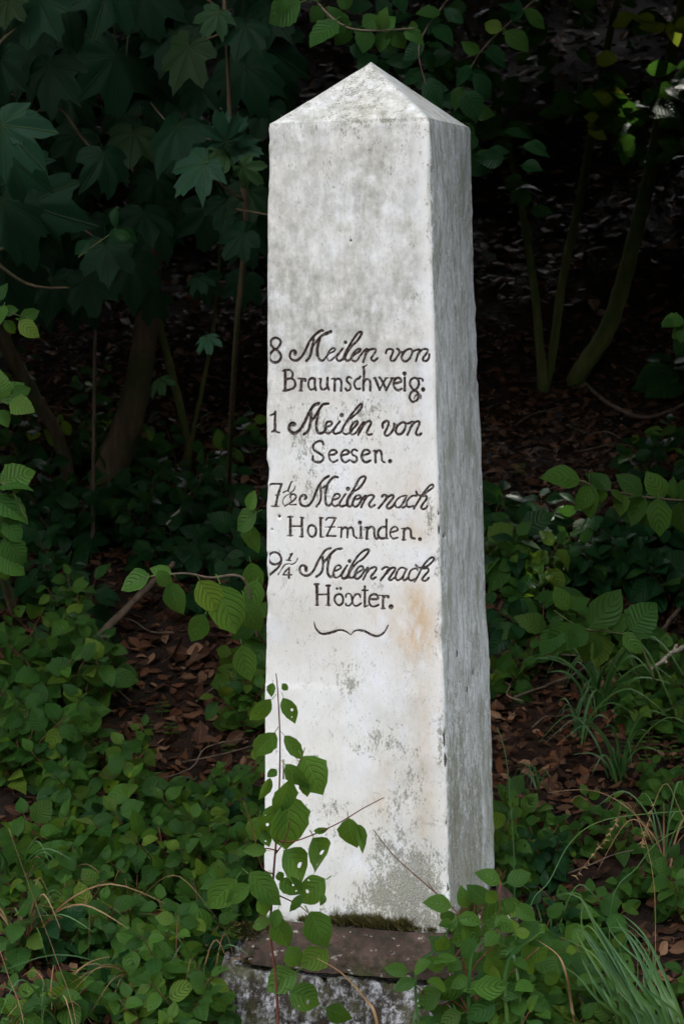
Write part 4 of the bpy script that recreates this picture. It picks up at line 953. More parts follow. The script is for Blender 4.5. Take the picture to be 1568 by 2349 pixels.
for _ in range(60):
    x_, y2 = R.uniform(520, 1000), R.uniform(960, 1466); y_ = -.50+R.uniform(-.1, .08); A = at_y(*r8_(x_, y2), y_)
    put_leaf(rc, R.choice(DW[:4]), A, Vector((R.uniform(-1, 1), -.4, R.uniform(-.6, .4))), TOC*.8+UPV*.7+rv(.3), R.uniform(.045, .075))
# ----- single large-leaved sprays with explicit leaves
def spray(name, label, cat, P, r0, leaves, kinds, matname, group=None, face=.9):
    """P: stem as (px, py, y); leaves: ((px,py),(px,py),y)"""
    pts = [at_y(*p) for p in P]; root = thing(name, label, cat, pts[0], group)
    stem_obj('stem', pts, r0, r0*.45, root, M[matname], 6, 6)
    for (a, t, y) in leaves:
        A = at_y(*a, y); B = at_y(*t, y-R.uniform(-.02, .035)); put_leaf(root, R.choice(kinds), A, B-A, TOC*face+UPV*.35+rv(.28), (B-A).length*1.05)
    return root
g0 = on_ground(560, 1580)
spray('dogwood_branch', 'branch with large hanging light green leaves left of the white face', 'branch',
      [(590, 1460, -0.07), (560, 1330, -0.12), (480, 1325, -0.22), (420, 1315, -0.32), (330, 1325, -0.37)], .004,
      [((345, 1322), (275, 1345), -0.37), ((360, 1310), (395, 1345), -0.37), ((390, 1335), (418, 1408), -0.35), ((458, 1330), (502, 1405), -0.27), ((505, 1340), (545, 1455), -0.22), ((395, 1318), (350, 1300), -0.34), ((560, 1370), (590, 1450), -0.12), ((575, 1200), (582, 1270), -0.07), ((590, 1175), (535, 1210), -0.12), ((570, 1170), (580, 1130), -0.12), ((575, 1290), (592, 1360), -0.07), ((590, 1330), (565, 1400), -0.07), ((555, 1480), (575, 1560), -0.07), ((470, 1410), (440, 1470), -0.17)], DW[:4], 'twig')
spray('dogwood_branch', 'leafy branch hanging over the tip of the milestone from the top edge', 'branch',
      [(700, -40, .35), (740, 20, .3), (790, 60, .28), (850, 70, .25), (950, 65, .22)], .004,
      [((690, 5), (612, 45), .3), ((740, 15), (715, 50), .3), ((760, 30), (800, 70), .3), ((770, 45), (712, 100), .28), ((800, 60), (775, 105), .28), ((830, 60), (870, 35), .26), ((845, 65), (830, 115), .26), ((870, 70), (905, 30), .25), ((880, 70), (870, 120), .25), ((905, 68), (900, 108), .24), ((930, 66), (970, 92), .23), ((935, 62), (962, 60), .23), ((800, 20), (780, -10), .3), ((870, 68), (883, 28), .22), ((715, 0), (740, -30), .3), ((780, 55), (750, 20), .3), ((820, 62), (822, 85), .3), ((650, 0), (640, 30), .3), ((905, 75), (930, 110), .24)], HZ, 'twig')
spray('dogwood_branch', 'branch of broad light green leaves reaching in from the right edge', 'branch',
      [(1620, 1150, .9), (1560, 1148, .8), (1480, 1140, .75), (1400, 1125, .7), (1320, 1100, .7)], .004,
      [((1330, 1102), (1245, 1092), .7), ((1350, 1105), (1350, 1190), .7), ((1360, 1115), (1320, 1165), .7), ((1400, 1125), (1345, 1085), .7), ((1400, 1125), (1430, 1145), .7), ((1430, 1130), (1420, 1180), .72), ((1470, 1138), (1415, 1090), .73), ((1480, 1140), (1440, 1200), .75), ((1510, 1142), (1515, 1225), .75), ((1520, 1143), (1490, 1085), .78), ((1560, 1148), (1600, 1090), .8), ((1560, 1150), (1568, 1230), .8), ((1450, 1135), (1470, 1195), .8), ((1545, 1145), (1540, 1100), .8), ((1500, 1150), (1470, 1210), .8), ((1385, 1120), (1375, 1155), .7)], DW[:4]+HZ[:1], 'twig')
spray('hazel_branch', 'low branch of yellowish green leaves in the right slope thicket', 'branch',
      [(1500, 1560, .5), (1460, 1470, .5), (1400, 1450, .5), (1330, 1440, .5), (1270, 1400, .5)], .004,
      [((1300, 1400), (1275, 1350), .5), ((1305, 1395), (1345, 1365), .5), ((1290, 1415), (1260, 1440), .5), ((1350, 1440), (1420, 1355), .5), ((1370, 1450), (1335, 1520), .5), ((1380, 1455), (1375, 1530), .52), ((1430, 1450), (1470, 1495), .5), ((1440, 1445), (1500, 1380), .5), ((1400, 1445), (1445, 1410), .5), ((1320, 1440), (1260, 1490), .5), ((1350, 1450), (1300, 1470), .5), ((1280, 1440), (1245, 1500), .5), ((1450, 1450), (1500, 1440), .5)], HZ+DW[:2], 'greenstem')
spray('hazel_branch', 'spray of serrated bright leaves with brown spots at the left edge', 'branch',
      [(-60, 1160, .1), (-30, 1120, .1), (20, 1110, .1), (40, 1150, .1), (60, 1190, .1)], .003,
      [((0, 1105), (75, 1075), .1), ((0, 1115), (60, 1100), .1), ((-10, 1130), (15, 1230), .1), ((-10, 1140), (60, 1180), .1), ((10, 1190), (50, 1240), .1), ((10, 1230), (58, 1290), .1), ((0, 1270), (60, 1310), .1), ((0, 1235), (20, 1330), .12)], HZ, 'greenstem')
spray('hazel_branch', 'small trio of serrated bright leaves at the left edge halfway up', 'branch',
      [(-60, 960, .1), (-10, 930, .1), (20, 915, .1)], .0025,
      [((0, 920), (50, 875), .1), ((5, 915), (0, 850), .1), ((25, 920), (70, 935), .1), ((0, 940), (20, 975), .1), ((30, 905), (70, 890), .1)], HZ, 'greenstem')
spray('dogwood_branch', 'pair of rounded green leaves at the left edge below the maple leaves', 'branch',
      [(-60, 740, .4), (-20, 730, .4), (10, 715, .4), (60, 730, .4)], .0025,
      [((5, 715), (40, 710), .4), ((45, 735), (88, 770), .4), ((45, 730), (90, 715), .4), ((10, 735), (35, 765), .4), ((0, 690), (10, 650), .4), ((10, 700), (0, 740), .4)], DW[:4], 'greenstem')
spray('dogwood_branch', 'spray of four rounded leaves hanging among the dark maple leaves', 'branch',
      [(180, 590, .9), (220, 560, .9), (262, 530, .9), (265, 515, .9)], .0025,
      [((262, 520), (262, 478), .9), ((265, 523), (260, 560), .9), ((272, 528), (320, 550), .9), ((205, 553), (170, 580), .9), ((300, 545), (265, 530), .9)], DK, 'greenstem')
spray('beech_sprig', 'small pale shiny serrated leaf sprig at the right edge of the dark wood', 'branch',
      [(1640, 770, .9), (1590, 765, .9), (1568, 755, .9)], .002,
      [((1545, 735), (1520, 748), .9), ((1568, 735), (1520, 735), .9), ((1575, 750), (1540, 775), .9), ((1580, 740), (1560, 780), .9)], MPD[:0]+HZ[:2], 'twig')

# whorled woodruff plants
def woodruff(px, py, s, base=None):
    b = base or on_ground(px, py)
    if b is None: return
    root = thing('woodruff', 'small plant with whorls of narrow bright leaves low on the litter', 'plant', b, 'whorled woodruff plants on the slope')
    h = s*2.2; tip = b+Vector((R.gauss(0, .2)*h, -.2*h, h)); stem_obj('stem', [b, b.lerp(tip, .5), tip], .0012, .0008, root, M['greenstem'], 4, 3)
    for t in (.45, .75, 1.0):
        p = b.lerp(tip, t); a0 = R.random()*6
        for k in range(7):
            a = a0+k*.9; put_leaf(root, WR[k % 2], p, Vector((math.cos(a), math.sin(a)*.8-.1, math.sin(a)*-.2+.3)), UPV*.6+TOC*.6, s*(1.1 if t < .9 else .8))
for (px, py) in ((370, 1650), (395, 1700), (340, 1690), (560, 1700), (590, 1760), (530, 1740), (200, 2240), (190, 2270), (1150, 1440), (1170, 1425), (1165, 1395), (1260, 1370), (1240, 1510), (1380, 1560), (1430, 1545), (1450, 1600), (1520, 1710), (1490, 1740), (1540, 1760), (1480, 1770), (1440, 1740), (1170, 1340), (1180, 1100), (1190, 1180), (490, 1960), (440, 2230)):
    woodruff(px, py, R.uniform(.022, .032))

# ----------------------------------------------------------------------------- tree trunks and shrubs
def tree(name, label, cat, stems, mat, group=None, sides=12):
    p0 = stems[0][0]; base = on_ground(p0[0], p0[1]); root = thing(name, label, cat, base, group); k0 = base.y
    for i, st in enumerate(stems):
        P = []; w0 = None
        for (px, py, wpx, dy) in st['p'] if isinstance(st, dict) else st:
            y = k0+dy; q = at_y(px, py, y); P.append((q, wpx/2/FPX*((q-CAM).dot(AX_F))))
        if i == 0: P.insert(0, (base-Vector((0, 0, .12)), P[0][1]*1.25))
        C = curve3([p for p, _ in P], 7); nC = len(C); rr_ = []
        for j in range(nC):
            f = j/(nC-1)*(len(P)-1); a = min(int(f), len(P)-2); rr_.append((P[a][1]*(1-(f-a))+P[a+1][1]*(f-a))*(1+.05*math.sin(j*1.7+i)))
        V, F = tube([c-root.location for c in C], rr_, sides); link('trunk' if i == 0 else 'limb', mesh_from('trunk', V, F, mat=M[mat]), root)
    return root
T1 = tree('maple_tree', 'smooth brown maple trunk curving up behind the dark leaves on the left', 'tree', [[(240, 1150, 88, 0), (262, 1060, 78, 0), (300, 950, 66, 0), (330, 800, 58, .05), (345, 650, 52, .1), (348, 450, 48, .15), (350, 200, 44, .2), (355, -100, 40, .3), (360, -500, 36, .6), (380, -1100, 30, .9)]], 'bark')
T2 = tree('maple_sapling', 'pair of thin mossy stems forming a narrow V left of the stone', 'tree', [[(432, 1080, 20, 0), (428, 1000, 19, 0), (400, 880, 18, 0), (370, 760, 17, 0), (345, 640, 15, .05), (320, 500, 13, .1), (300, 200, 12, .1), (280, -200, 10, .1)],
    [(434, 1075, 12, .02), (440, 1010, 11, .02), (462, 900, 10, .02), (485, 780, 9, .05), (500, 640, 8, .1), (512, 400, 7, .1), (520, 0, 6, .1)]], 'mossbark')
T3 = tree('leaning_tree', 'slender brown trunk leaning left near the left edge', 'tree', [[(158, 1130, 30, 0), (150, 1060, 32, 0), (128, 990, 30, 0), (85, 920, 32, 0), (40, 840, 32, 0), (10, 780, 32, 0), (-60, 600, 30, 0), (-150, 200, 28, 0), (-200, -400, 24, 0)]], 'bark')
T4 = tree('thin_pole_stem', 'thin straight grey stem standing upright at the left', 'tree', [[(212, 1280, 10, 0), (214, 1150, 9, 0), (215, 1000, 8, 0), (217, 850, 8, 0), (219, 740, 7, 0), (225, 500, 6, 0)]], 'twig')
T5 = tree('hazel_shrub', 'mossy shrub of two slim stems rising in a V behind the right of the stone', 'shrub', [[(1245, 895, 30, 0), (1238, 800, 20, 0), (1222, 640, 18, 0), (1200, 500, 17, 0), (1175, 370, 15, 0), (1140, 250, 13, 0), (1100, 140, 12, 0), (1060, 40, 10, 0), (1000, -120, 8, 0)],
    [(1252, 885, 20, .02), (1268, 800, 20, .02), (1290, 640, 20, .05), (1320, 500, 20, .1), (1345, 370, 20, .12), (1370, 230, 18, .15), (1395, 90, 17, .2), (1425, -60, 15, .2), (1480, -400, 12, .3)]], 'mossbark')
T6 = tree('mossy_tree', 'thick mossy trunk sweeping up to the right edge', 'tree', [[(1318, 880, 44, 0), (1345, 830, 42, 0), (1390, 760, 40, 0), (1425, 660, 38, 0), (1455, 540, 34, 0), (1485, 420, 32, .05), (1515, 260, 28, .1), (1545, 100, 26, .1), (1590, -100, 24, .1), (1700, -600, 20, .1)]], 'mossbark')
T7 = tree('dead_stem', 'short broken brown stem leaning beside the upright pole', 'tree', [[(268, 1120, 14, 0), (272, 1060, 14, 0), (280, 1000, 14, 0), (286, 960, 12, 0)]], 'twig')
# arching green stem and fallen branches
def fallen(label, pts, w0, w1, mat, name='fallen_branch', cat='branch', grp=None, lift=.03, side=()):
    P = []
    for (px, py) in pts:
        g_ = on_ground(px, py); P.append(g_+UPV*lift)
    root = thing(name, label, cat, P[0], grp); k = (P[0]-CAM).length/FPX
    stem_obj('wood', P, w0/2*k, w1/2*k, root, M[mat], 7, 6, .003)
    for sp in side: stem_obj('side_twig', [on_ground(*q)+UPV*lift for q in sp], w1/2*k, w1/3*k, root, M[mat], 5, 4)
fallen('long brown branch slanting across the litter on the left slope', [(195, 1570), (260, 1495), (320, 1430), (380, 1375), (400, 1355)], 22, 12, 'twig', lift=.10)
fallen('thin pale arching twig above the litter near the left trunk', [(385, 1275), (420, 1235), (455, 1180), (480, 1130)], 5, 4, 'palewood', lift=.12)
fallen('forked dark branch lying behind the left edge of the milestone', [(505, 1060), (560, 1020), (600, 985)], 10, 8, 'twig', lift=.05)
fallen('curved pale brown branch on the litter in the right slope', [(1260, 1490), (1290, 1460), (1330, 1435), (1370, 1410)], 14, 8, 'twig', lift=.03)
fallen('long bent brown branch low on the right slope', [(1400, 1560), (1440, 1530), (1475, 1500), (1520, 1480), (1560, 1430)], 9, 9, 'twig', lift=.06)
fallen('thin arching runner across the dark litter behind the right stems', [(1340, 910), (1400, 960), (1480, 990), (1568, 960), (1640, 930)], 8, 6, 'twig', lift=.06)
fallen('pale broken stick poking in from the right edge', [(1492, 1648), (1520, 1625), (1545, 1605), (1590, 1585)], 6, 12, 'palewood', lift=.16, side=(((1520, 1625), (1528, 1632)), ((1545, 1605), (1550, 1590))))
fallen('short whitish stick on the litter right of the stone', [(1170, 1355), (1210, 1372), (1250, 1378)], 9, 7, 'palewood', lift=.03)
fallen('thin bright twig crossing the litter right of the stone', [(1190, 1290), (1240, 1315), (1270, 1330)], 6, 5, 'palewood', lift=.03)
fallen('slanting twig in the litter below the pair of mossy stems', [(480, 1090), (420, 1150), (350, 1200)], 6, 5, 'twig', lift=.04)
fallen('thin dark branch lying along the lower right litter', [(1180, 1620), (1260, 1590), (1330, 1560), (1400, 1500)], 6, 5, 'twig', lift=.03)

# leaves on the right hand shrub; yellow ones have sunlight put into their colour
def cluster(root, cx, cy, sx, sy, y, n, size, kinds, drop=.5):
    for _ in range(n):
        p = at_y(cx+R.gauss(0, sx), cy+R.gauss(0, sy), y+R.gauss(0, .08)); o = Vector((R.uniform(-1, 1), -R.random()*.5, -drop*R.random()+.2))
        put_leaf(root, R.choice(kinds), p, o, TOC*.9+UPV*.4+rv(.35), size*R.uniform(.7, 1.15))
y5 = on_ground(1245, 895).y
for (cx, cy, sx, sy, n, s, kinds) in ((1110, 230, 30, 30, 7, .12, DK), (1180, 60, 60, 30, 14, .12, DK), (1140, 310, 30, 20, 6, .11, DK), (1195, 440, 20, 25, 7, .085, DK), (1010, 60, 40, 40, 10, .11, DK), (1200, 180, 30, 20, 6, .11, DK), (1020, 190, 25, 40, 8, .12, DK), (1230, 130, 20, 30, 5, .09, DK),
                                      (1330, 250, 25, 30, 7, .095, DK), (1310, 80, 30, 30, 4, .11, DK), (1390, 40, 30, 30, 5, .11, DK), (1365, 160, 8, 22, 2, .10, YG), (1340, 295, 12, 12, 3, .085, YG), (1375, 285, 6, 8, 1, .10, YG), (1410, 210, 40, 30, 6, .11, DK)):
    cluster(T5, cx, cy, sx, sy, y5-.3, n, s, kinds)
y6 = on_ground(1318, 880).y
for (cx, cy, sx, sy, n, s, kinds) in ((1470, 260, 40, 25, 10, .13, DK), (1480, 340, 40, 20, 8, .12, DK), (1530, 200, 20, 40, 6, .13, DK), (1432, 235, 10, 12, 2, .13, YG), (1500, 45, 25, 25, 3, .11, YG), (1480, 70, 30, 20, 5, .11, DK), (1560, 330, 15, 30, 4, .1, DK), (1545, 55, 20, 12, 2, .1, YG)):
    cluster(T6, cx, cy, sx, sy, y6-.3, n, s, kinds)
for (cx, cy, sx, sy, n, s_) in ((900, 120, 60, 40, 14, .085), (1000, 230, 50, 40, 12, .09), (930, 10, 60, 20, 10, .09), (1060, 330, 25, 60, 10, .085), (1150, 380, 30, 40, 8, .08)): cluster(T5, cx, cy, sx, sy, 1.5, n, s_, DK)

spray('dogwood_branch', 'dark leafy branch crossing the shade just right of the cap', 'branch', [(1260, -30, 1.5), (1180, 40, 1.5), (1100, 120, 1.4), (1060, 200, 1.3)], .004,
      [((1060+R.uniform(-60, 180), 20+R.uniform(-20, 320)), None, 0) for _ in range(0)] + [((1080, 150), (1040, 190), 1.3), ((1085, 170), (1120, 220), 1.3), ((1100, 120), (1060, 100), 1.35), ((1110, 120), (1170, 140), 1.35), ((1150, 70), (1110, 50), 1.4), ((1160, 70), (1210, 110), 1.4), ((1200, 20), (1250, 60), 1.4), ((1190, 30), (1150, 0), 1.4), ((1060, 200), (1035, 250), 1.3), ((1065, 205), (1090, 270), 1.3), ((1130, 100), (1140, 160), 1.35), ((1175, 50), (1190, 0), 1.4)], DW[:4]+DK, 'twig', face=.6)
spray('dogwood_branch', 'dark leafy branch hanging behind the bright one above the tip', 'branch', [(1080, -60, 1.0), (1010, 20, .9), (960, 110, .8), (985, 220, .8)], .004,
      [((975, 100), (920, 130), .8), ((965, 120), (1005, 160), .8), ((970, 160), (925, 190), .8), ((975, 180), (1000, 235), .8), ((985, 215), (960, 265), .8), ((990, 60), (1040, 90), .85), ((1010, 30), (960, 20), .85), ((1020, 20), (1060, 50), .85), ((1040, -10), (1000, -20), .9)], DK, 'twig', face=.6)
# maple leaves on the left
def ml(root, a, t, y, kinds, s=1.0):
    y += R.uniform(-.1, .15)
    A = at_y(*a, y); B = at_y(*t, y-R.uniform(0, .06)); put_leaf(root, R.choice(kinds), A, B-A, TOC+UPV*R.uniform(.1, .9)+rv(.30), (B-A).length*s)
b1 = T1
front = thing('maple_sapling', 'young maple with large dark lobed leaves filling the upper left corner', 'tree', on_ground(60, 1500))
yb = on_ground(60, 1500).y
stem_obj('trunk', [on_ground(60, 1500), at_y(-70, 1000, .9), at_y(-90, 500, .9), at_y(-60, 0, .9), at_y(0, -300, .9)], .016, .009, front, M['bark'], 8, 6)
for pts in (((-85, 420, .9), (20, 330, .95), (120, 240, 1.0), (200, 330, 1.05), (300, 420, 1.1)), ((-75, 180, .9), (60, 40, .95), (160, -10, 1.0), (285, 0, 1.05), (290, 130, 1.0)), ((-80, 600, .9), (30, 560, .95), (130, 500, 1.0), (240, 560, 1.05)), ((-60, 0, .9), (200, -80, 1), (430, -30, 1.1), (520, 60, 1.1), (440, 100, 1.1)), ((-60, 560, .9), (60, 650, .95), (160, 660, 1.0))):
    stem_obj('branch', [at_y(*p) for p in pts], .007, .003, front, M['bark'], 6, 5)
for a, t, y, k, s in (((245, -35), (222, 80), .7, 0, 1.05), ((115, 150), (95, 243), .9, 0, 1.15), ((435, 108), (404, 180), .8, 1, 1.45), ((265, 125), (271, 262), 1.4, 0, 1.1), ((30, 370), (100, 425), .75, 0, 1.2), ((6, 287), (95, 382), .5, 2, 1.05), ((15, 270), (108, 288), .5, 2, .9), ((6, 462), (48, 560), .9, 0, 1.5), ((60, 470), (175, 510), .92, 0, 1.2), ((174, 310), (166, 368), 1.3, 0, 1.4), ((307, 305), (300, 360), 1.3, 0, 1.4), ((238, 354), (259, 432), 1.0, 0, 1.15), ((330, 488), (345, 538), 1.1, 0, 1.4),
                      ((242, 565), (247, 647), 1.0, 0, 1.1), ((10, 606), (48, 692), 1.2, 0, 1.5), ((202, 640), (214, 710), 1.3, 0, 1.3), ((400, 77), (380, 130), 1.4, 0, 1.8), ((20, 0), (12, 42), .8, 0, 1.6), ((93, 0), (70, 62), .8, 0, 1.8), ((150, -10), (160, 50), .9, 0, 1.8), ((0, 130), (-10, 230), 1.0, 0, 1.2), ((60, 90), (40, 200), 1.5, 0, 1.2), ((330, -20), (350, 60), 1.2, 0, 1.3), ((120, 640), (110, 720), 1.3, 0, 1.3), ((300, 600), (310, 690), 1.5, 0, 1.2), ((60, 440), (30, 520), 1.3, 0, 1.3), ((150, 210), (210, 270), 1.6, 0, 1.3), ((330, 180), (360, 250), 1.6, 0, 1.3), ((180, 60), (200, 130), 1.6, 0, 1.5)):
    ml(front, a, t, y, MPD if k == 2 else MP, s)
mid = thing('maple_sapling', 'young maple with pointed dusty leaves beside the left shoulder of the milestone', 'tree', on_ground(520, 1180))
stem_obj('trunk', [on_ground(520, 1180), at_y(540, 800, 1.4), at_y(560, 560, 1.2), at_y(560, 450, 1.1), at_y(530, 300, 1.0), at_y(520, 100, 1.0), at_y(500, -200, 1.0)], .010, .005, mid, M['bark'], 8, 6)
for pts in (((556, 460, 1.1), (480, 400, .9), (471, 372, .8)), ((530, 420, 1.05), (560, 390, .85)), ((535, 330, 1), (410, 300, 1.0), (345, 235, 1.1)), ((540, 480, 1.1), (600, 490, 1.0), (650, 500, 1.0))):
    stem_obj('branch', [at_y(*p) for p in pts], .004, .002, mid, M['bark'], 5, 5)
for a, t, y, k, s in (((408, 290), (342, 388), .8, 0, 1.0), ((430, 300), (470, 400), 1.0, 0, 1.0), ((519, 323), (500, 268), .62, 2, 1.2), ((519, 325), (570, 262), .62, 2, .9), ((471, 373), (390, 450), .60, 2, .95), ((556, 382), (602, 425), .62, 2, 1.0), ((560, 380), (525, 428), .63, 2, .9), ((517, 348), (517, 382), .55, 2, 1.2), ((545, 340), (612, 350), .62, 2, .9), ((558, 532), (590, 600), 1.0, 0, 1.15), ((558, 536), (510, 590), 1.0, 0, 1.1), ((501, 30), (461, 86), .9, 2, 1.0), ((562, 58), (546, 102), .9, 0, 1.5),
                      ((480, 480), (470, 560), 1.3, 0, 1.3), ((520, 460), (560, 520), 1.2, 0, 1.2), ((560, 150), (590, 230), 1.3, 0, 1.4), ((600, 100), (620, 200), 1.5, 0, 1.4), ((600, 240), (590, 310), 1.4, 0, 1.3), ((460, 200), (450, 260), 1.4, 0, 1.3), ((620, 20), (600, 80), 1.5, 0, 1.5), ((570, 440), (575, 500), 1.1, 0, 1.3), ((470, 640), (475, 690), 1.5, 0, 1.3), ((475, 775), (480, 808), 1.0, 2, 1.0), ((368, 872), (370, 895), 1.6, 2, 1.2), ((455, 640), (470, 668), 1.4, 2, 1.0), ((560, 640), (550, 700), 1.6, 0, 1.2)):
    ml(mid, a, t, y, MPD if k == 2 else MP, s)
for _ in range(105):       # darker foliage of the larger maple behind
    px, py = R.uniform(-20, 640), R.uniform(-40, 720)
    if py > 520 and px > 360: continue
    if 470 < px < 560 and 130 < py < 260: continue
    y = R.uniform(1.7, 2.6); A = at_y(px, py, y); put_leaf(T1, R.choice(MP), A, Vector((R.uniform(-.7, .7), -.3, -1)), TOC+UPV*.5+rv(.3), R.uniform(.10, .15))

# ----------------------------------------------------------------------------- grass
def blade_mesh(P, w, fold=.25):
    C = curve3(P, 5); n = len(C); V, F = [], []
    for i, c in enumerate(C):
        t = i/(n-1); d = (C[min(i+1, n-1)]-C[max(i-1, 0)]).normalized(); s = d.cross(TOC+Vector((.3, 0, .2))).normalized()
        hw = w/2*(1-t**2.2)*(.55+.45*min(1, t*5)); nn = s.cross(d); V += [c-s*hw, c-nn*hw*fold, c+s*hw]
    for i in range(n-1):
        for k in range(2): F.append((i*3+k, i*3+k+1, i*3+k+4, i*3+k+3))
    return V, F
def blade(root, P, w, mat='grass', name='blade'):
    P = [Vector(p)-root.location for p in P]; V, F = blade_mesh(P, w); return link(name, mesh_from(name, V, F, mat=M[mat]), root)
def r8(x, y): return 750.6+x*.5213, 1584.7+y*.5213
# the big arching tuft bottom right
Yt = -.55
gt = thing('grass_tuft', 'large tuft of long arching blue-green grass at the bottom right', 'grass', Vector((at_y(1480, 2349, Yt).x, Yt, ground_z(.75, Yt))))
bx = gt.location
H8 = [((1380, 1466), (1260, 1250), (1150, 1080), (1090, 1050), (1060, 1080)), ((1420, 1466), (1290, 1230), (1190, 1060), (1120, 920), (1035, 888)), ((1450, 1466), (1340, 1300), (1230, 1100), (1150, 980)), ((1340, 1466), (1240, 1310), (1130, 1130), (1085, 1050)), ((1500, 1466), (1420, 1280), (1330, 1100), (1260, 990)),
      ((1560, 1466), (1480, 1250), (1390, 1070), (1290, 980)), ((1300, 1466), (1200, 1330), (1110, 1170)), ((1440, 1466), (1300, 1330), (1200, 1200), (1160, 1090)), ((1380, 1466), (1330, 1330), (1250, 1200), (1195, 1090)), ((1480, 1466), (1400, 1330), (1290, 1180), (1220, 1080)), ((1520, 1466), (1440, 1340), (1380, 1200), (1350, 1060)), ((1350, 1466), (1260, 1380), (1170, 1280), (1110, 1150)),
      ((1560, 1466), (1500, 1350), (1440, 1220), (1430, 1120)), ((1410, 1466), (1350, 1390), (1260, 1290), (1190, 1140)), ((1310, 1466), (1260, 1400), (1200, 1290)), ((1530, 1466), (1470, 1330), (1400, 1180), (1310, 1060), (1250, 1040))]
def tuft_blades(root, items, Y, w, mat='grass', rootpt=None):
    for it in items:
        dy = R.uniform(-.14, .08); P = [at_y(*r8(*p), Y+dy*(1 if i else .3)) for i, p in enumerate(it)]
        b = Vector((P[0].x+.03, P[0].y, 0)); b.z = min(ground_z(b.x, b.y), P[0].z-.02); P = [b]+P
        blade(root, P, w*R.uniform(.75, 1.2), mat)
tuft_blades(gt, H8, Yt, .0125)
for q_ in range(2): tuft_blades(gt, [tuple((x+R.uniform(-70, 60)-20*q_+(i < 1)*0, y+R.uniform(-40, 60)*(i > 0)) for i, (x, y) in enumerate(it)) for it in H8[q_ % 2::2]], Yt+.08-.05*q_, .0065)
gl = thing('grass_tuft', 'few long arching blades springing before the right corner of the plinth', 'grass', Vector((at_y(*r8(620, 1466), -.62).x, -.62, ground_z(.1, -.62))))
tuft_blades(gl, [((380, 1455), (440, 1380), (510, 1310)), ((385, 1270), (470, 1140), (560, 1020), (630, 992)), ((625, 1440), (625, 1250), (640, 1150), (690, 1095), (700, 1100)), ((580, 1466), (540, 1360), (505, 1290)), ((780, 1250), (900, 1090), (960, 1060)), ((830, 1210), (780, 1180), (700, 1195))], -.62, .0085)
tuft_blades(gl, [((1075, 1400), (1050, 1250), (1010, 1160), (915, 1092)), ((215, 1450), (170, 1360), (60, 1240), (-60, 1170))], -.55, .009, 'drygrass')
def wild_tuft(px, py, n, h, w, label, mat='grass', lean=.5, grp=None, base=None, mix=0.0, name='grass_tuft'):
    b = base or on_ground(px, py)
    root = thing(name, label, 'grass', b, grp)
    for _ in range(n):
        a = R.uniform(0, 6.28); hh = h*R.uniform(.5, 1.1); out = Vector((math.cos(a), math.sin(a)*.7-.35, 0))*hh*lean*R.uniform(.5, 1.5); p0 = b+Vector((R.gauss(0, .012), R.gauss(0, .012), -.01))
        bend = R.random()
        P = [p0, p0+out*.25+UPV*hh*.55, p0+out*.7+UPV*hh*.85, p0+out*1.25+UPV*hh*(.95-.75*bend)]
        blade(root, P, w*R.uniform(.6, 1.2), mat if R.random() > mix else 'drygrass')
G1 = 'grass tufts on the right slope'
wild_tuft(1375, 1640, 26, .30, .010, 'dark green tuft of drooping grass on the right slope', lean=.8, grp=G1)
wild_tuft(1420, 1800, 14, .26, .008, 'drooping grass tuft below the larger tuft on the right', lean=.7, grp=G1)
wild_tuft(1240, 1810, 9, .12, .006, 'short thin grass tuft on bare soil right of the stone', lean=.6, grp=G1)
wild_tuft(1520, 2000, 14, .30, .006, 'loose tall grass tuft at the right edge', lean=.7, grp=G1, mix=.25)
wild_tuft(1330, 1700, 12, .22, .007, 'small grass tuft beside the bare soil patch', lean=.7, grp=G1)
wild_tuft(1540, 1560, 10, .2, .006, 'thin grass tuft near the broken stick at the right edge', lean=.7, grp=G1)
wild_tuft(1260, 2230, 9, .28, .006, 'thin grass sprouting between the plinth and the arching tuft', lean=.6, grp=G1)
G2 = 'grass tufts at the lower left'
wild_tuft(220, 2180, 50, .17, .0022, 'tangled clump of dry straw-coloured grass in the lower left', 'drygrass', lean=.8, grp=G2)
wild_tuft(60, 2200, 18, .26, .006, 'green grass clump with dry tips near the left edge', lean=.9, grp=G2, mix=.35)
wild_tuft(30, 2080, 12, .24, .006, 'yellowish green grass clump at the left edge', lean=.9, grp=G2, mix=.2)
wild_tuft(330, 2300, 16, .2, .005, 'dry curling grass clump at the bottom left of the plinth', lean=1.0, grp=G2, mix=.7)
wild_tuft(470, 2330, 10, .26, .006, 'few tall blades with dry curled tips before the left plinth corner', lean=.5, grp=G2, mix=.5)
wild_tuft(120, 2370, 18, .2, .005, 'dry and green grass along the bottom left edge', lean=.9, grp=G2, mix=.5)
wild_tuft(300, 2120, 14, .20, .0022, 'wispy dry grass standing in the left carpet', 'drygrass', lean=.8, grp=G2)
# single tall stalks
def stalk(label, pts, y, w, mat, head=None, grp='thin grass stalks'):
    P = [at_y(px, py, y) for px, py in pts]; g_ = Vector((P[0].x, P[0].y, min(ground_z(P[0].x, P[0].y), P[0].z-.01))); root = thing('grass_stalk', label, 'grass', g_, grp)
    stem_obj('stem', [g_]+P, w, w*.5, root, M[mat], 4, 5)
    if head:
        C = curve3(P, 8); V, F = [], []
        for c in C[-int(len(C)*head):]:
            for k in range(3):
                d = (Vector((R.gauss(0, .5), R.gauss(0, .5), R.gauss(-.5, .4)))).normalized()*.014; s = d.orthogonal().normalized()*.002; i = len(V); c0 = c-root.location; V += [c0-s, c0+s, c0+d]; F.append((i, i+1, i+2))
        o = link('seed_head', mesh_from('seed_head', V, F, mat=M['drygrass'] if mat != 'redtwig' else M['redtwig']), root)
stalk('tall thin green blade right of the grey side face', [(1178, 1990), (1172, 1880), (1160, 1740), (1140, 1670)], -.15, .0025, 'grass')
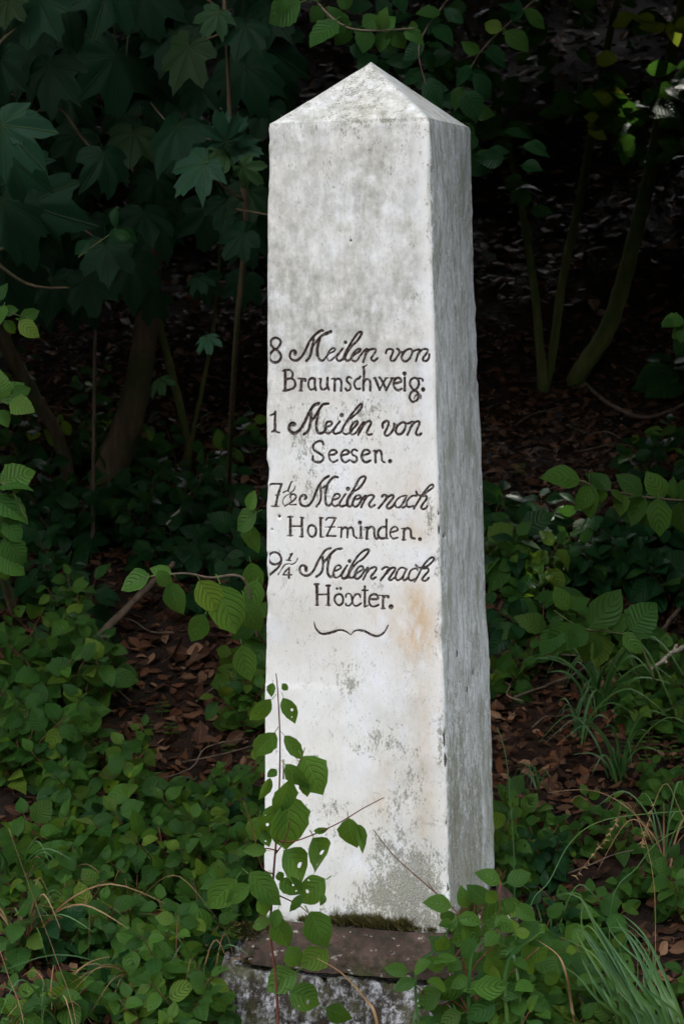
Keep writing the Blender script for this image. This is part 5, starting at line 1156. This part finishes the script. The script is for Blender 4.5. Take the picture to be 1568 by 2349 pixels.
stalk('long pale grass stalk slanting across the lower left', [(175, 2345), (130, 2200), (85, 2080), (20, 1900)], -.6, .0009, 'drygrass')
stalk('thin straw stalk at the bottom left corner', [(55, 2349), (20, 2240), (0, 2180)], -.6, .0015, 'drygrass')
stalk('drooping seed stalk with reddish head over the right litter', [(1500, 2050), (1470, 1900), (1430, 1840), (1405, 1900), (1320, 2010)], -.2, .0012, 'drygrass', .35)
stalk('seed stalk hanging near the top of the right litter', [(1580, 1960), (1550, 1840), (1520, 1800), (1480, 1900), (1470, 1940)], -.2, .0012, 'drygrass', .4)
stalk('long green blade bending up to the right over the litter', [(1210, 2110), (1260, 2020), (1310, 1930), (1390, 1880), (1568, 1860)], -.4, .0022, 'grass')
stalk('straight green blade crossing the right litter upwards', [(1400, 2080), (1460, 1990), (1510, 1930), (1600, 1880)], -.3, .0022, 'grass')

# ----------------------------------------------------------------------------- dead leaves
for (x0, y0, x1, y1, n, h, sz, lab, grp) in ((0, 900, 330, 1120, 7, .34, .085, 'tall dark leafy shoot among the leaning trunks on the left', 'dark shoots among the trunks'), (340, 1050, 600, 1200, 6, .26, .08, 'dark leafy shoot on the shaded bank left of the text', 'dark shoots behind the text'), (1400, 1000, 1600, 1120, 4, .2, .08, 'dark leafy shoot high at the right edge of the litter', 'dark plants far up the right slope')):
    for k in range(n):
        b = on_ground(x0+(x1-x0)*(k+.5+R.uniform(-.4, .4))/n, R.uniform(y0, y1)); seedling(0, 0, h*R.uniform(.7, 1.2), sz*R.uniform(.8, 1.2), f"{lab}, {'rightmost' if k == n-1 else ORD[k]}", grp, DK+DW[:1], 4, 2, base=b)
zl = [('dry brown fallen leaf on the litter of the left slope', 'fallen leaves on the left slope', (20, 1400, 590, 2000), 75), ('dry brown fallen leaf on the litter right of the stone', 'fallen leaves right of the stone', (1140, 1050, 1568, 1560), 95), ('reddish brown fallen leaf on the lower right litter', 'fallen leaves on the lower right', (1140, 1560, 1568, 2349), 85), ('dry leaf fallen among the shoots at the lower left', 'fallen leaves at the lower left', (0, 2000, 560, 2349), 30)]
for lab, grp, (x0, y0, x1, y1), n in zl:
    for _ in range(n):
        b = on_ground(R.uniform(x0, x1), R.uniform(y0, y1))
        q = _rz(b, -YAW)
        if max(abs(q.x), abs(q.y)) < .37: continue
        a = R.uniform(0, 6.28); o = bpy.data.objects.new('fallen_leaf', R.choice(DD)); col.objects.link(o)
        o.matrix_basis = frame(b+UPV*R.uniform(.012, .03), (math.cos(a), math.sin(a), R.uniform(-.1, .45)), UPV+TOC*.3+rv(.45), R.uniform(.04, .075)); tag(o, lab, 'leaf', grp)
for _ in range(26):
    b = on_ground(R.uniform(330, 570), R.uniform(1430, 1900)); a = R.uniform(0, 6.28); o = bpy.data.objects.new('fallen_leaf', R.choice(DD)); col.objects.link(o)
    o.matrix_basis = frame(b+UPV*R.uniform(.03, .05), (math.cos(a), math.sin(a), R.uniform(.0, .5)), UPV+TOC*.6+rv(.5), R.uniform(.065, .095)); tag(o, 'large curled dead leaf on the open litter patch left of the stone', 'leaf', 'large curled leaves on the left litter patch')
for k, (x, y, a, l) in enumerate(((420, 1780, .2, .3), (330, 1830, .5, .35), (520, 1850, -.4, .25), (300, 1640, 2.2, .3), (450, 1640, .8, .3), (540, 1430, .3, .25), (400, 1480, 2.6, .25), (1220, 1700, .9, .18), (1200, 1540, .1, .3), (1300, 2040, .3, .2), (1420, 1200, .5, .3), (1250, 1150, .2, .3), (1330, 1060, -.3, .35), (1180, 1000, .7, .3), (1450, 1050, 2.5, .3), (500, 1130, .3, .3), (380, 1060, 2.8, .35), (560, 1180, .9, .25), (1200, 1640, 2.0, .14), (130, 1840, .7, .3), (470, 2010, 2.4, .3), (1340, 1240, 2.7, .3))):
    b = on_ground(x, y)+UPV*.045; d = Vector((math.cos(a), math.sin(a)*.7, .12)); d.z += (ground_z(b.x+d.x*l, b.y+d.y*l)-ground_z(b.x, b.y))/l
    side_ = 'left' if x < 700 else 'right'; root = thing('twig', f"{('thin','crooked','dark','short','slender')[k % 5]} bare twig lying on the litter {('low','halfway up','high')[0 if y > 1700 else 1 if y > 1250 else 2]} on the {side_} slope", 'twig', b, 'bare twigs on the litter')
    stem_obj('wood', [b, b+d*l*.4+rv(.012), b+d*l*.7+rv(.015), b+d*l], .0032, .0014, root, M['twig'], 5, 4)
def litter():
    V, UV, F, T = [], [], [], []; rr = np.random.RandomState(4)
    def add(p, s, k):
        b = len(V); a = rr.uniform(0, 6.28); yd = Vector((math.cos(a), math.sin(a), rr.uniform(-.2, .4)+.3*math.sin(a))); nn = UPV+Vector((rr.normal(0, .4), rr.normal(-.2, .4), 0))
        Mx = frame(p, yd, nn, s); c1, c2 = rr.uniform(-.5, .8, 2); wd = rr.uniform(.22, .34); t_ = rr.random()
        for i, (t, h) in enumerate(((0, .0), (.3, .85), (.62, .9), (1.0, .0))):
            if h == 0: pts = [(0, t, -c1*.4*t*t)]; us = [0]
            else: pts = [(-h*wd, t, c2*h*wd-c1*.4*t*t), (0, t, -c1*.4*t*t), (h*wd, t, c2*h*wd*rr.uniform(.3, 1.3)-c1*.4*t*t)]; us = [-1, 0, 1]
            for q, u in zip(pts, us): V.append(tuple(Mx @ Vector(q))); UV.append((u, t)); T.append(t_)
        F.extend([(b, b+2, b+1), (b, b+3, b+2), (b+1, b+2, b+5, b+4), (b+2, b+3, b+6, b+5), (b+4, b+5, b+7), (b+5, b+6, b+7)])
    for _ in range(20000):
        x, y = rr.uniform(-1.6, 1.6), rr.uniform(-.9, 4.2)
        if abs(x) > .65+.17*(y+5.3): continue
        q = _rz(Vector((x, y, 0)), -YAW)
        if max(abs(q.x), abs(q.y)) < .36: continue
        if .62 < x < 1.0 and .15 < y < .6 and rr.random() < .85: continue      # bare soil patch
        add(Vector((x, y, ground_z(x, y)+rr.uniform(0, .02))), rr.uniform(.026, .062), 0)
    for _ in range(11000):
        y = 4.2+abs(rr.normal(0, 5)); x = rr.uniform(-1, 1)*(.9+.19*(y+5.3)); add(Vector((x, y, ground_z(x, y)+rr.uniform(0, .02))), rr.uniform(.05, .10), 0)
    o = link('leaf_litter', mesh_from('leaf_litter', V, F, UV, False, {'tint': T}, M['litter'])); tag(o, 'carpet of dead brown leaves covering the bank', None, kind='stuff')
litter()

# ----------------------------------------------------------------------------- unseen trees and shrubs, set out to shade the bank and block low sky
FLECK = [(1185, 1165), (1175, 1215), (1255, 1335), (1275, 1362), (1240, 1378), (1205, 1320), (1200, 1440)]
def canopy():
    FP = [on_ground(*p) for p in FLECK]; FP += [at_y(1365, 150, y5-.3), at_y(1340, 295, y5-.3), at_y(1432, 235, y6-.3)]
    FP = [p for p in FP if p]
    rr = np.random.RandomState(8)
    # name, x, y, crown bottom, crown top, radius, density, front limit, label
    specs = [('shade_tree', -3.4, 1.2, 2.4, 9, 3.0, 1.5, -1.6, 'unseen tall tree on the left of the bank, crown shaped for shade'), ('shade_tree', 3.0, 1.2, .6, 9, 3.0, 1.6, -2.2, 'unseen tall tree on the right of the bank, crown shaped for shade'),
             ('shade_tree', -.2, 2.9, 2.2, 9, 3.4, 1.6, -.55, 'unseen tall tree over the milestone, crown shaped for shade'),  # out of view; crown reach and density set for the shade below
             ('shade_tree', -1.7, 6.8, 2.5, 11, 4.0, 2.0, -.7, 'unseen tall tree far up the bank on the left, crown thickened for shade'), ('shade_tree', 2.9, 7.2, 2.5, 11, 4.0, 2.0, -.7, 'unseen tall tree far up the bank on the right, crown thickened for shade'), ('shade_tree', .4, 12.5, 2.5, 14, 5.5, 2.2, -.7, 'unseen tall tree high on the bank behind the stone, crown thickened for shade'),
             ('shade_tree', -7.0, 5, .5, 12, 4.4, 1.2, -.7, 'unseen tall tree on the left flank of the wood, crown thickened for shade'), ('shade_tree', 7.5, 4.5, .5, 12, 4.6, 1.2, -2.5, 'unseen tall tree on the right flank of the wood, crown thickened for shade'), ('shade_tree', -7.5, 14, .5, 14, 5.5, 1.6, -.7, 'unseen tall tree on the left, high up the bank, crown thickened for shade'), ('shade_tree', 8.5, 14, .5, 14, 5.5, 1.6, -.7, 'unseen tall tree on the right, high up the bank, crown thickened for shade'),
             ('shade_tree', 4.5, 10.5, 2.2, 12, 4.0, 2.2, -.7, 'unseen tree added for shade high up the bank right of the middle'), ('shade_tree', -3.8, 11, 2.2, 12, 4.0, 2.2, -.7, 'unseen tree added for shade high up the bank left of the middle'),  # two dense unseen crowns added to darken the upper bank
             ('shade_shrub', -3.3, 1.7, .0, 3.4, 1.5, 2.6, -.4, 'unseen bushy shrub added for shade just outside the picture on the left'), ('shade_shrub', 3.2, .9, .0, 3.8, 1.6, 2.6, -1.6, 'unseen bushy shrub added for shade just outside the picture on the right'), ('shade_shrub', -4.2, 4.5, .0, 3.6, 1.9, 2.2, -.4, 'unseen bushy shrub added for shade farther up the bank on the left'), ('shade_shrub', 4.2, 4.5, .0, 3.6, 1.9, 2.2, -.4, 'unseen bushy shrub added for shade farther up the bank on the right'),  # unseen shrubs added to keep side light off the bank
             ('added_roadside_tree', -8, -15, .3, 12, 6, 1.5, -99, 'unseen tree added across the road on the left to block low sky'), ('added_roadside_tree', 0.2, -16, .3, 12, 6, 1.5, -99, 'unseen tree added straight across the road to block low sky'), ('added_roadside_tree', 8.5, -15, .3, 12, 6, 1.5, -99, 'unseen tree added across the road on the right to block low sky')]  # unseen trees added in front to cut low sky light
    s = SUNV
    for (nm, x, y, zb, zt, rad, den, ylim, lab) in specs:
        gz = ground_z(x, y); root = thing(nm, lab, 'tree' if 'tree' in nm else 'shrub', Vector((x, y, gz))); big = 'tree' in nm
        kx = 0 if abs(x) > 1 else 3.0
        stem_obj('trunk', [Vector((x+kx, y, gz-.2)), Vector((x+kx+.1, y, gz+1.5)), Vector((x+kx*.6, y+.1, gz+zt*.5)), Vector((x, y, gz+zt*.8))], .19 if big else .05, .08 if big else .02, root, M['bark'], 12, 5)
        N = int(2300*den*(rad/3)**2*(1 if big else 1.6)); szf = 1.0 if big else .55
        C = rr.uniform(-1, 1, (N, 3)); C = C/np.maximum(1, np.linalg.norm(C, axis=1)**1.0)[:, None]
        Pc = C*[rad, rad, (zt-zb)/2]+[x, y, gz+(zt+zb)/2]
        V, UV, F, T = [], [], [], []
        for c in Pc:
            cc = Vector(c)
            if c[1] < ylim and x < 1: continue
            if ylim > -50 and c[1] < (ylim if (c[0] > 1.3 or c[0] < -1.0) else -.55): continue
            if c[2] < ground_z(c[0], c[1])+.05: continue
            k_ = (cc-CAM).dot(AX_F)
            if k_ > .3:
                dx, dz = to_px(cc); mg = .3/k_*FPX
                if -mg < dx < 1568+mg and dz > -mg: continue       # crowns stay outside the picture
            sz = rr.uniform(.34, .52)*szf
            if any((cc-p-s*((cc-p).dot(s))).length < .02+sz*.34 for p in FP): continue  # openings cut in the crowns so sun flecks reach chosen spots
            Mx = frame(cc, Vector(rr.normal(0, 1, 3)), Vector(rr.normal(0, 1, 3))+UPV*.8, sz); b = len(V)
            V += [tuple(Mx @ Vector(q)) for q in ((0, -.5, 0), (-.38, 0, .08), (0, .6, 0), (.38, 0, .08))]; UV += [(0, 0), (-1, .5), (0, 1), (1, .5)]; T += [rr.random()]*4; F.append((b, b+3, b+2, b+1))
        o = link('crown', mesh_from('crown', [(v[0]-x, v[1]-y, v[2]-gz) for v in V], F, UV, False, {'tint': T}, M['canopy']), root); o['kind'] = 'stuff'
canopy()
